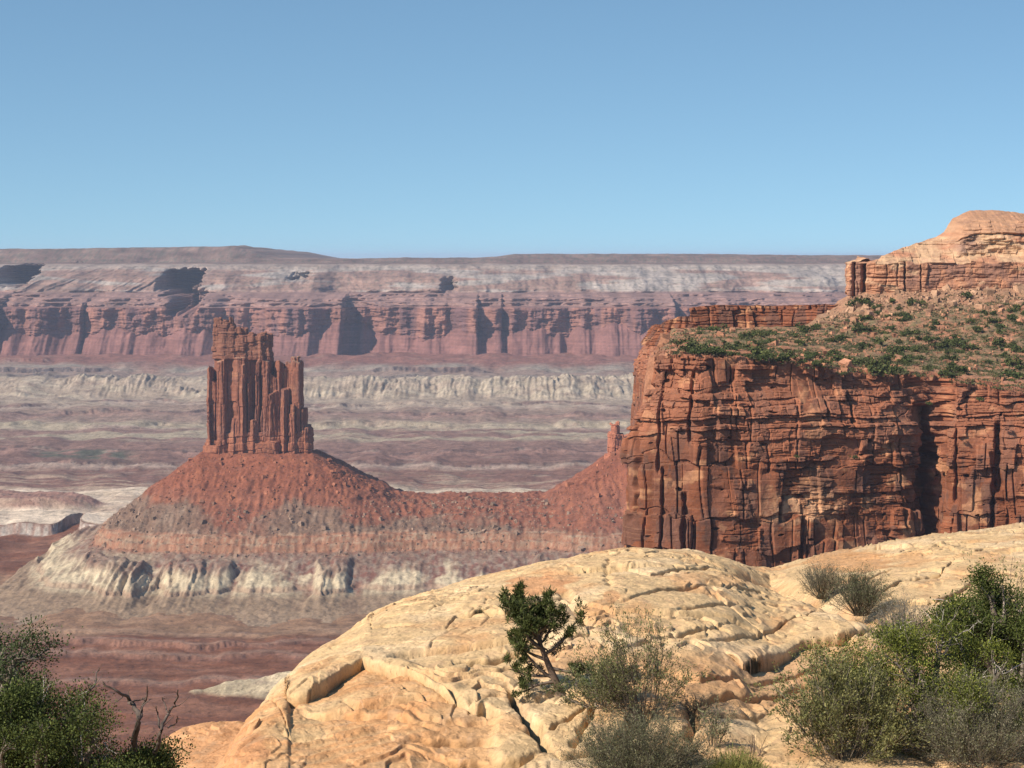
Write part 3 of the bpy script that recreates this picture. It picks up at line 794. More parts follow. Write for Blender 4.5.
def mesa_left(Y): return np.interp(Y, [1180, 1215, 1300, 1400, 1500, 1700], [634, 643, 656, 666, 668, 658])
def mesa_top():
    pxa = np.concatenate([np.linspace(622, 1140, 820), np.linspace(1145, 1690, 110)]); Ya = np.concatenate([np.linspace(1172, 1300, 190), np.linspace(1301, 1760, 240)])
    PX, Y = np.meshgrid(pxa, Ya); X = (PX - 512) / F * Y
    e = mesa_edge(PX) + 20 + 3 * fbm(X / 12, X * 0, 3, 605)
    Y = np.maximum(Y, e - 7); PX = np.maximum(PX, mesa_left(Y) + 2); X = (PX - 512) / F * Y
    Z = mesa_z(X, Y)
    Z = Z - 30 * (1 - sst(-7, 0, Y - e)) 
    lx = (PX - mesa_left(Y)) / F * Y - 6 + 0 * Y
    Z = Z - 45 * (1 - sst(-8, 0, lx))
    n = fbm(X / 30, Y / 30, 4, 607); n2 = fbm(X / 4, Y / 7, 3, 608)
    col = np.zeros(X.shape + (3,)) + C([.34, .16, .095])
    near = 1 - sst(1205, 1290, Y + 25 * n)
    col = mix(col, C([.25, .15, .09]), (1 - near) * sst(-.2, .2, n + .1))
    col = mix(col, C([.125, .11, .055]), (1 - near) * sst(-.2, .15, n2 + .3 * n) * .7)
    col = mix(col, C([.36, .17, .10]), (1 - near) * sst(.1, .3, fbm(X / 16, Y / 40, 3, 609)) * .8)
    scree = sst(1500, 1540, Y + 15 * n) * sst(790, 850, PX)
    col = mix(col, C([.34, .185, .115]), scree * .8)
    col = col * (1 + .2 * n2[..., None])
    o = link('mesa_top', sheet('mesa_top', X, Y, Z, M_mesa, col, smooth=False))
    setp(o, kind='structure')
    return
mesa_top()

def scree():
    rng = np.random.default_rng(8)
    n = 2600
    px = rng.uniform(640, 1090, n); Y = np.where(rng.uniform(0, 1, n) < .62, rng.uniform(1490, 1560, n), rng.uniform(1185, 1490, n))
    px = np.where(Y > 1490, rng.uniform(815, 1090, n), px)
    ok = px > mesa_left(Y) + 5
    ok &= Y > mesa_edge(px) + 8
    px, Y = px[ok], Y[ok]; X = (px - 512) / F * Y
    Z = mesa_z(X, Y)
    s = np.clip(.5 + rng.pareto(2.5, len(X)) * .6, .5, 3.6)
    cols = mix(C([.40, .19, .11]), C([.40, .24, .15]), sst(1480, 1520, Y)) * rng.uniform(.6, 1.3, (len(X), 1))
    o = link('mesa_rubble', scatter_rocks('mesa_rubble', np.stack([X, Y, Z + s * .2], 1), s, cols, M_mesa, 9))
    setp(o, 'loose reddish blocks littering the shrubby mesa top and the slope below the pale butte', 'rubble', kind='stuff')
scree()

def ledge_band():
    """low red rim ledge that closes the back of the mesa top"""
    pxs = [668, 652, 650, 662, 690, 720, 760, 800, 850, 900]; Ys = [1980, 1760, 1628, 1606, 1590, 1600, 1606, 1600, 1592, 1600]
    S, xs, ys, nx, ny = path_sheet(pxs, Ys, .45, 6)
    px = xs / ys * F + 512
    pyt = np.interp(px, [648, 652, 660, 672, 686, 692, 720, 780, 840, 860, 900], [333, 331, 322, 318, 316, 308, 305, 306, 304, 296, 290]) + 1.4 * fbm(S / 14, S * 0, 3, 5)
    pyt = np.where(ys > 1640, 325, pyt)
    zt = -(pyt - HY) / F * ys; zb = -64.0
    t = np.linspace(0, 1, 90)[:, None]
    Z = zb + (zt[None] - zb) * t; U = np.repeat(S[None], 90, 0)
    h1, du1, dz1, _ = blocks(U, Z, 9, 8, 671); h2, du2, dz2, _ = blocks(U, Z, 3.5, 2.2, 672)
    d = (h1 - .5) * 4 - 2.2 * np.exp(-(du1 / .6) ** 2) + (h2 - .5) * 1.2 - 1.0 * np.exp(-(dz2 / .3) ** 2) - 3 * t ** 3 + 1.5 * fbm(U / 15, Z / 10, 3, 673) + 6 * (1 - t) ** 2
    X = xs[None] + nx[None] * d; Y = ys[None] + ny[None] * d
    col = cliff_color(U, Z, zt, 674, h1, h2)
    kb = np.arange(1, 9)[:, None] / 8
    X = np.vstack([X, X[-1:] + kb * 12]); Y = np.vstack([Y, Y[-1:] + kb * 60])
    Z = np.vstack([Z, Z[-1:] - 6 * kb ** 2 + 1.2 * fbm(X[-8:] / 12, Y[-8:] / 12, 3, 675)]); col = np.concatenate([col, np.repeat(col[-1:] * .9, 8, 0)])
    o = link('rim_ledge', sheet('rim_ledge', X, Y, Z, M_cliff, col, smooth=False)); setp(o, kind='structure')
ledge_band()

def butte():
    pxs = [905, 862, 846, 850, 880, 960, 1040, 1150, 1400]; Ys = [1900, 1700, 1590, 1562, 1556, 1552, 1548, 1545, 1600]
    S, xs, ys, nx, ny = path_sheet(pxs, Ys, .5, 7)
    px = xs / ys * F + 512
    sil = np.interp(px, [843, 849, 853, 858, 864, 870, 884, 900, 916, 930, 944, 953, 958, 964, 972, 984, 1010, 1030, 1060, 1150],
                    [262, 259, 256, 258, 262, 261, 256, 250, 245, 241, 237, 232, 226, 219, 215, 210.5, 210, 212, 216, 226]) + 1.0 * fbm(S / 5, S * 0, 3, 6)
    sil = np.where(ys > 1600, 262, sil)
    zf = -(296 - HY) / F * 1555
    zc = -(263 - HY) / F * 1555 + 2.6 * fbm(S / 18, S * 0, 3, 7) + 1.5 * (blocks(S, S * 0, 12, 9, 17)[0] - .5)
    depth = np.interp(sil, [208, 240, 262], [78, 42, 3])
    ztop = -(sil - HY) / F * (ys + depth)
    nr1, nr2 = 90, 130
    t1 = np.linspace(0, 1, nr1)[:, None]; Z1 = zf + (zc[None] - zf) * t1
    t2 = np.linspace(0, 1, nr2)[1:, None]; Z2 = zc[None] + np.maximum(ztop - zc, .3)[None] * t2
    Z = np.vstack([Z1, Z2]); U = np.repeat(S[None], len(Z), 0)
    T2 = np.vstack([np.zeros((nr1, 1)), t2])
    PX = np.repeat(px[None], len(Z), 0)
    big = sst(948, 966, PX)
    # retreat of the upper part
    ret_s = T2 ** .8
    ret_b = np.interp(T2, [0, .12, .16, .5, .52, .56, .60, .8, 1], [0, .14, .16, .2, .23, .20, .24, .42, 1.0])
    ret = depth[None] * (ret_s * (1 - big) + ret_b * big) + (T2 > 0) * 1.5
    h1, du1, dz1, _ = blocks(U, Z, 16, 10, 681); h2, du2, dz2, r2 = blocks(U, Z, 6, 3, 682)
    low = (T2 <= 0) * 1.0
    d = low * ((h1 - .5) * 3.0 - 1.8 * np.exp(-(du1 / .5) ** 2) * (h1 > .55)) + (h2 - .5) * (.8 + 1.6 * (1 - low)) - .9 * np.exp(-(dz2 / .35) ** 2) * (h2 > .4) + (3 + 3 * (1 - low)) * fbm(U / 18, Z / 8, 3, 683) + .6 * fbm(U / 3, Z / 3, 3, 684)
    d = d - 2.5 * np.exp(-((Z + (278 - HY) / F * 1555) / .6) ** 2) * sst(.0, .2, fbm(U / 40, U * 0, 2, 685)) * low
    for cp, w, dep in ((853.5, 1.1, 7), (863.5, 1.4, 9), (905, .7, 4), (921, .5, 3)):
        d = d - dep * low * np.exp(-np.abs(((PX - cp) / F * 1555 + .8 * pn(Z / 5, Z * 0, 5)) / w) ** 3)
    X = xs[None] + nx[None] * (d - ret); Y = ys[None] + ny[None] * (d - ret)
    n = fbm(U / 22, Z / 7, 4, 686)
    col = np.zeros(U.shape + (3,)) + C([.42, .20, .115])
    col = mix(col, C([.24, .125, .09]), low * sst(-.1, .3, fbm(U / 14, Z / 25, 4, 687)) * .85)
    col = mix(col, C([.56, .36, .22]), low * sst(.12, .4, n) * .8)
    col = mix(col, C([.52, .33, .195]), (1 - low) * sst(-.35, .15, n + .1 * big))
    col = mix(col, C([.48, .29, .18]), (1 - low) * sst(.05, .35, fbm(U / 40, Z / 2, 3, 688)) * .8)
    patch = np.exp(-(((PX - 970) / 14) ** 4 + ((T2 - .36) / .18) ** 4)) * sst(-.35, .1, fbm(U / 5, Z / 5, 3, 689) + .1)
    col = mix(col, C([.26, .15, .11]), patch * .85)
    col = mix(col, C([.42, .225, .13]), big * sst(.52, .58, T2) * .9)
    col = mix(col, C([.27, .145, .095]), (1 - low) * sst(.15, .4, fbm(U / 12, Z / 5, 4, 692)) * .6)
    col = col * (1 + .18 * fbm(U / 3, Z / 2, 3, 690)[..., None])
    kb = np.arange(1, 13)[:, None] / 12
    X = np.vstack([X, X[-1:] + kb * 20]); Y = np.vstack([Y, Y[-1:] + kb * 80])
    Z = np.vstack([Z, Z[-1:] + 0 * kb - 10 * kb ** 2 + .8 * fbm(X[-12:] / 9, Y[-12:] / 9, 3, 691)]); col = np.concatenate([col, np.repeat(col[-1:], 12, 0)])
    o = link('sandstone_butte', sheet('sandstone_butte', X, Y, Z, M_butte, col, smooth=False))
    setp(o, 'domed pale sandstone butte rising above the shrubby mesa with a red cliff at its foot', 'rock butte')
butte()

def spur_pinnacle():
    b = []
    Yp = 3575.0
    def p(px): return (px - 512) / F * Yp
    def q(py): return -(py - HY) / F * Yp
    for (x0, x1, yt, yb, f, bk) in ((606, 634, 447, 490, 0, 70), (607, 626, 432, 490, 4, 54), (610, 621, 423, 480, 8, 40), (618, 640, 437, 490, 18, 80), (604.5, 612, 455, 490, -4, 30), (603, 640, 464, 500, -8, 70)):
        b.append((p(x0), p(x1), Yp + f, Yp + bk, q(yb), q(yt), .85))
    def disp(co, no):
        a = co[:, 0] + co[:, 1] * .7; z = co[:, 2]
        h, du, dz, _ = blocks(a, z, 8, 9, 701)
        d = (h - .5) * 3 - 1.6 * np.exp(-(du / .9) ** 2) - 1.2 * np.exp(-(dz / .8) ** 2) + .9 * fbm(a / 2, z / 2, 3, 702)
        return co + no * d[:, None]
    def colf(co, no):
        a = co[:, 0] + co[:, 1] * .7
        return C([.36, .135, .08]) * (1 + .35 * fbm(a / 4, co[:, 2] / 6, 4, 703)[:, None])
    o = displaced_solid('rock_pinnacle', b, 1.1, M_tower, colf, disp, None)
    setp(o, 'small jagged red rock pinnacle on the debris slope beside the left edge of the cliff', 'rock pinnacle')
spur_pinnacle()

# ------------------------------------------------------------------ vegetation builders
def fan_quads(P, size, rng, aspect=.5, upbias=0.0, dirs=None):
    """leaf blades: one quad at every point"""
    n = len(P)
    d = rng.normal(size=(n, 3)) if dirs is None else dirs + rng.normal(size=(n, 3)) * .45
    d[:, 2] += upbias
    d /= np.linalg.norm(d, axis=1, keepdims=True)
    s = np.cross(d, rng.normal(size=(n, 3))); s /= np.linalg.norm(s, axis=1, keepdims=True)
    L = (size * rng.uniform(.6, 1.3, n))[:, None]; Wd = L * aspect * .5
    V = np.stack([P, P + d * L * .5 + s * Wd, P + d * L, P + d * L * .5 - s * Wd], 1).reshape(-1, 3)
    return V, np.arange(n * 4).reshape(-1, 4)

def tubes(lines, k=5):
    V = []; Fs = []; o = 0
    a = np.arange(k) / k * 2 * math.pi
    for pts, rad in lines:
        pts = np.asarray(pts); n = len(pts)
        t = np.gradient(pts, axis=0); t /= np.linalg.norm(t, axis=1, keepdims=True) + 1e-9
        ref = C([.31, .17, .93]) if abs(t[:, 2].mean()) < .8 else C([1., .1, 0])
        u = np.cross(t, ref); u /= np.linalg.norm(u, axis=1, keepdims=True) + 1e-9
        w = np.cross(t, u)
        ring = pts[:, None] + (np.cos(a)[None, :, None] * u[:, None] + np.sin(a)[None, :, None] * w[:, None]) * np.asarray(rad)[:, None, None]
        V.append(ring.reshape(-1, 3))
        i = (np.arange(n - 1)[:, None] * k + np.arange(k)[None]); j = (np.arange(n - 1)[:, None] * k + (np.arange(k)[None] + 1) % k)
        Fs.append(np.stack([i.ravel(), j.ravel(), (j + k).ravel(), (i + k).ravel()], 1) + o)
        o += n * k
    return np.concatenate(V), np.concatenate(Fs)

def limb(rng, p, d, L, r0, r1, n=7, wob=.25, lift=0.0):
    p = np.asarray(p, float); d = np.asarray(d, float); d /= np.linalg.norm(d)
    pts = [p]; 
    for i in range(n):
        d = d + rng.normal(size=3) * wob * .5; d[2] += lift / n; d /= np.linalg.norm(d)
        p = p + d * L / n; pts.append(p)
    return C(pts), np.linspace(r0, r1, n + 1)

def branch_out(rng, parent, num, Lf, rf, spread, t0=.3, lift=.1, n=5, wob=.3):
    out = []
    pts, rad = parent
    Lp = np.linalg.norm(np.diff(pts, axis=0), axis=1).sum()
    for i in range(num):
        t = t0 + (1 - t0) * (i + rng.uniform(0, 1)) / num
        f = t * (len(pts) - 1); a = int(min(f, len(pts) - 2)); q = f - a
        p = pts[a] * (1 - q) + pts[a + 1] * q; r = rad[a] * (1 - q) + rad[a + 1] * q
        d = pts[a + 1] - pts[a]; d = d / np.linalg.norm(d) + rng.normal(size=3) * spread
        out.append(limb(rng, p, d, Lp * Lf * rng.uniform(.6, 1.2) * (1.15 - .5 * t), r * rf, r * rf * .35, n, wob, lift))
    return out

def woodmesh(name, lines, col, parent, rng, k=5):
    V, f = tubes(lines, k)
    c = C(col) * (1 + .25 * rng.normal(size=(len(V), 1)))
    return link(name, raw_mesh(name, V, [f], M_bark, c, True), parent)

def leafmesh(name, P, size, cols, parent, rng, aspect=.5, up=0.0, dirs=None, var=.3):
    V, f = fan_quads(P, size, rng, aspect, up, dirs)
    n = len(P)
    cc = C(cols)[rng.integers(0, len(cols), n)] * rng.uniform(1 - var, 1 + var, (n, 1))
    return link(name, raw_mesh(name, V, [f], M_leaf, np.repeat(cc, 4, 0)), parent)

def thing(name, label, cat, loc, group=None):
    o = bpy.data.objects.new(name, None); o.empty_display_size = .3
    scene.collection.objects.link(o); o.location = loc
    return setp(o, label, cat, group)

def tips_of(lines): return C([l[0][-1] for l in lines])

def along(lines, rng, n, jit, t0=.35):
    idx = rng.integers(0, len(lines), n); P = np.empty((n, 3)); D = np.empty((n, 3))
    tt = rng.uniform(t0, 1, n)
    for k, (i, t) in enumerate(zip(idx, tt)):
        pts = lines[i][0]; f = t * (len(pts) - 1); a = int(min(f, len(pts) - 2))
        P[k] = pts[a] + (pts[a + 1] - pts[a]) * (f - a); D[k] = pts[a + 1] - pts[a]
    D /= np.linalg.norm(D, axis=1, keepdims=True) + 1e-9
    return P + rng.normal(size=(n, 3)) * jit, D

# ---- mesa shrubs (5 to 12 px in the picture)
def mesa_shrubs():
    rng = np.random.default_rng(41)
    protos = []
    kinds = [([.060, .078, .018], [.045, .058, .016]), ([.078, .088, .024], [.055, .066, .02]), ([.10, .105, .045], [.08, .082, .04])]
    for k in range(6):
        n = 420
        cl = rng.normal(size=(9, 3)) * C([.62, .62, .34]) + C([0, 0, .62])
        cl[:, 2] = np.abs(cl[:, 2]) * .8 + .15
        P = cl[rng.integers(0, 9, n)] + rng.normal(size=(n, 3)) * C([.26, .26, .2])
        P[:, 2] = np.abs(P[:, 2])
        V, f = fan_quads(P, .32, rng, .9)
        cc = C(kinds[k // 2])[rng.integers(0, 2, n)] * rng.uniform(.6, 1.5, (n, 1))
        V2, f2 = tubes([limb(rng, [0, 0, -.3], [rng.normal() * .5, rng.normal() * .5, 1], 1.1, .07, .03, 4) for _ in range(4)], 4)
        me = raw_mesh('mesa_shrub', np.concatenate([V, V2]), [f, f2 + len(V)], M_leaf, np.concatenate([np.repeat(cc, 4, 0), np.zeros((len(V2), 3)) + C([.13, .10, .075])]))
        protos.append(me)
    def put(px, Y, s, k, label, group, cat='shrub', name='mesa_shrub', dz=0):
        X = (px - 512) / F * Y; Z = float(mesa_z(C([X]), C([Y]))[0]) + dz
        o = link(name, protos[k]); o.location = (X, Y, Z - .1 * s); o.rotation_euler = (0, 0, rng.uniform(0, 6.28))
        o.scale = (s * rng.uniform(.9, 1.3), s * rng.uniform(.9, 1.2), s * rng.uniform(.75, 1.05))
        setp(o, label, cat, group)
    zmx, zmy = np.meshgrid(np.linspace(660, 1090, 60), np.linspace(1190, 1540, 60))
    n = 0; tries = 0
    pts = []
    while n < 285 and tries < 6000:
        tries += 1
        py = rng.uniform(296, 398); px = rng.uniform(672, 1080)
        # solve for the distance at which the mesa surface shows at this row
        Ys = np.linspace(1185, 1540, 72); pys = mesa_top_py(np.full(72, px), Ys)
        Y = float(np.interp(-py, -pys, Ys)); Y = Y + rng.uniform(-8, 8)
        if Y < mesa_edge(px) + 6 or Y > 1535 or px < mesa_left(Y) + 12: continue
        X = (px - 512) / F * Y
        cl = float(fbm(C([X / 28]), C([Y / 60]), 2, 801)[0]) + .35 * float(sst(700, 800, px)) * (1 if Y < 1470 else .2)
        if rng.uniform() > .25 + cl * 1.6: continue
        if any(abs(px - a) < 2.2 and abs(Y - b) < 7 for a, b in pts): continue
        pts.append((px, Y))
        s = float(np.clip(rng.lognormal(.78, .42), .9, 4.2))
        small = s < 1.5
        k = int(rng.integers(4, 6)) if small else int(rng.integers(0, 4))
        if small: lab = 'small grey green bush scattered among rocks on the mesa top'
        elif s < 3.1: lab = 'dark green shrub dotted over the mesa top behind the big cliff'
        else: lab = 'larger dark rounded juniper standing among the shrubs on the mesa top'
        put(px, Y, s, k, lab, 'shrubs scattered over the mesa top'); n += 1
    # one conspicuous dark tree near the back of the mesa, a few bushes clinging to the face
    put(838, 1400, 3.1, 0, 'darkest round juniper near the back of the mesa top below the butte', None, 'tree', 'mesa_juniper')
    return protos
PROTO = mesa_shrubs()

def scrub_cover():
    rng = np.random.default_rng(77)
    n = 17000
    px = rng.uniform(665, 1090, n); Y = rng.uniform(1186, 1535, n)
    ok = (px > mesa_left(Y) + 6) & (Y > mesa_edge(px) + 3)
    X = (px - 512) / F * Y
    ok &= rng.uniform(0, 1, n) < .35 + 1.1 * sst(-.2, .25, fbm(X / 24, Y / 50, 3, 802)) * sst(680, 760, px)
    X, Y = X[ok], Y[ok]; Z = mesa_z(X, Y)
    s = rng.uniform(.6, 1.7, len(X))
    m = 18
    P = np.repeat(np.stack([X, Y, Z + s * .1], 1), m, 0) + rng.normal(size=(len(X) * m, 3)) * np.repeat(s, m)[:, None] * C([.55, .55, .25])
    P[:, 2] = np.maximum(P[:, 2], np.repeat(Z, m) - .1)
    V, f = fan_quads(P, .62, rng, .9)
    base = C([[.085, .088, .035], [.06, .07, .022], [.12, .11, .055]])[rng.integers(0, 3, len(X))]
    cc = np.repeat(np.repeat(base, m, 0) * rng.uniform(.7, 1.4, (len(P), 1)), 4, 0)
    o = link('desert_scrub', raw_mesh('desert_scrub', V, [f], M_leaf, cc))
    setp(o, 'low grey green scrub and tufts covering the ground of the mesa top', 'scrub', kind='stuff')
scrub_cover()

def cliff_bushes():
    rng = np.random.default_rng(6)
    for px, py, s, lab in ((855, 456, 1.5, 'lone green bush clinging to the middle of the red cliff face'), (797, 455, 1.2, 'small dark bush on a ledge of the red cliff, left of the lone green bush'),
                           (987, 400, 1.7, 'round green bush on the upper ledges at the right of the red cliff'), (935, 404, 1.4, 'green bush at the head of the dark cleft in the cliff')):
        Y = 1160.0
        o = link('cliff_bush', PROTO[2]); o.location = ((px - 512) / F * Y, Y + (18 if py < 410 else 2), -(py + 3 - HY) / F * Y); o.scale = (s, s, s * .9); o.rotation_euler[2] = rng.uniform(0, 6)
        setp(o, lab, 'bush')
cliff_bushes()

# ------------------------------------------------------------------ foreground slickrock (20 to 60 m)
CPX = C([-100, 60, 150, 200, 222, 235, 252, 275, 300, 320, 342, 370, 400, 450, 500, 540, 600, 645, 700, 735, 752, 775, 800, 830, 860, 930, 1024, 1100.])
CPY = C([1100, 950, 850, 790, 765, 742, 716, 692, 664, 648, 634, 617, 603, 588, 573, 562, 552, 548, 553, 560, 568, 569, 561, 553, 547, 536, 526, 522.])
CYC = C([22.6, 22.8, 23.2, 23.6, 24, 24.6, 25.8, 27.5, 29.5, 31, 32.5, 34, 35.3, 37, 38.5, 40, 41, 41.5, 42, 43, 45, 48, 50, 51, 52, 52, 52, 52.])
Z0, Y0 = -5.08, 21.0
_sp = np.arange(-160, 1160, 2.0)
def _sm(v, k):
    w = np.hanning(k + 2)[1:-1]; w /= w.sum(); return np.convolve(np.pad(v, k // 2, 'edge'), w, 'valid')
_SPY = _sm(np.interp(_sp, CPX, CPY), 15); _SYC = _sm(np.interp(_sp, CPX, CYC), 31)
def slick_base(px, Y):
    pyc = np.interp(px, _sp, _SPY); Yc = np.interp(px, _sp, _SYC)
    zc = -(pyc - HY) / F * Yc
    z0 = Z0 + 0 * px
    t = (Y - Y0) / (Yc - Y0)
    # quadratic dome whose slope at the crest equals the sight line
    b = zc / Yc * (Yc - Y0) - (zc - z0); a = (zc - z0) - b
    tt = np.clip(t, 0, 3)
    z = z0 + a * tt + b * tt * tt
    z = np.where(t > 1, z - 1.8 * (t - 1) ** 2 * (Yc - Y0) * .5, z)
    # shelf on the left, lower and further
    pys = np.interp(px, [-100, 100, 150, 185, 205, 240, 290, 340], [790, 775, 752, 733, 728, 724, 720, 716]); Ys = 33.0
    zs = -(pys - HY) / F * Ys
    zsh = zs + (Ys - Y) * .05 - np.clip(Y - Ys, 0, 99) ** 2 * .25
    zsh = np.where(Y < 25, zsh - (25 - Y) * .0, zsh)
    z = np.maximum(z, np.where(px < 345, zsh, -99))
    near = -1.75 + (Z0 + 1.75) * (Y - 3) / 18.0 - .12 * np.sin(np.clip((Y - 3) / 18, 0, 1) * np.pi)
    lowl = -1.1 * (1 - sst(150, 260, px)) * sst(8, 17, Y)
    z = np.where(Y < Y0, near + lowl, np.maximum(z, -60)) if np.ndim(z) else z
    return z

def slick_py2Y(px, py):
    Ys = np.linspace(21, 60, 800)
    z = slick_base(np.full(800, float(px)), Ys); p = HY - z / Ys * F
    p = np.minimum.accumulate(p)
    return float(np.interp(-py, -p, Ys))

LEDGES = [  # (points in picture rows, drop m, groove m, forward fade m)
    ([(262, 697), (290, 691), (312, 686), (330, 675), (345, 664), (365, 654), (385, 660), (408, 669), (435, 684), (470, 700), (500, 712)], .19, 1.0, 2.0),
    ([(438, 641), (447, 626), (456, 616), (480, 611), (505, 612), (528, 604), (545, 598), (590, 588)], .03, .12, 1.5),
    ([(735, 657), (765, 652), (800, 641), (845, 630), (870, 621)], .30, 1.3, 1.2),
    ([(600, 607), (622, 601), (650, 590), (690, 585), (725, 588), (760, 592), (800, 598)], .04, .08, 2.0),
    ([(626, 648), (645, 640), (665, 634), (705, 627), (740, 622)], .05, .14, 1.6),
    ([(560, 664), (640, 671), (700, 680), (760, 676), (800, 668), (868, 646)], .06, .06, .9),
    ([(640, 690), (700, 697), (760, 693), (800, 684), (850, 672)], .06, .08, .8),
    ([(620, 712), (680, 708), (730, 712), (790, 704)], .05, .10, .8),
    ([(868, 592), (885, 588), (900, 579), (925, 575), (940, 572), (955, 560)], .08, .2, 1.6),
    ([(872, 603), (905, 600), (935, 599), (955, 590), (985, 577)], .09, .22, 1.8),
    ([(890, 556), (905, 550), (925, 545)], .04, .1, 1.5),
    ([(418, 752), (440, 750), (470, 757), (520, 757), (548, 748)], .08, .25, .6),
    ([(545, 748), (560, 752), (600, 742), (622, 726), (645, 716)], .06, .16, .5),
    ([(505, 700), (530, 692), (560, 690), (600, 694), (650, 700)], .05, .10, .8),
    ([(380, 700), (430, 712), (500, 718)], .03, .04, .8),
    ([(235, 742), (290, 735), (350, 730), (430, 722)], .02, .03, .5),
    ([(545, 640), (590, 634), (632, 640)], .04, .12, 1.0), ([(430, 668), (480, 655), (520, 650), (548, 655)], .04, .12, 1.2), ([(600, 566), (650, 572), (700, 568), (735, 574)], .04, .10, 1.4), ([(700, 640), (740, 636), (790, 622), (815, 610)], .04, .10, 1.2),
    ([(330, 640), (372, 628), (410, 622)], .03, .10, 1.2), ([(270, 712), (330, 706), (392, 712), (440, 722)], .04, .12, .8), ([(820, 572), (860, 580), (900, 566)], .04, .10, 1.4), ([(905, 545), (960, 552), (1020, 545)], .04, .12, 1.6),
    ([(400, 738), (450, 732), (500, 738)], .05, .16, .6), ([(655, 612), (700, 606), (755, 610)], .04, .09, 1.2),
]
CRACKS = [ # (points, width m, depth m)
    ([(512, 690), (520, 706), (533, 726), (546, 748)], .05, .35), ([(598, 698), (592, 712), (580, 730), (573, 745)], .035, .16), ([(588, 700), (570, 716), (552, 730)], .03, .1),
    ([(645, 706), (634, 722), (618, 738)], .08, .3), ([(566, 590), (572, 604), (580, 615), (590, 628)], .08, .09), ([(690, 700), (696, 720), (684, 735)], .06, .25), ([(610, 560), (606, 575), (614, 590)], .05, .05)]

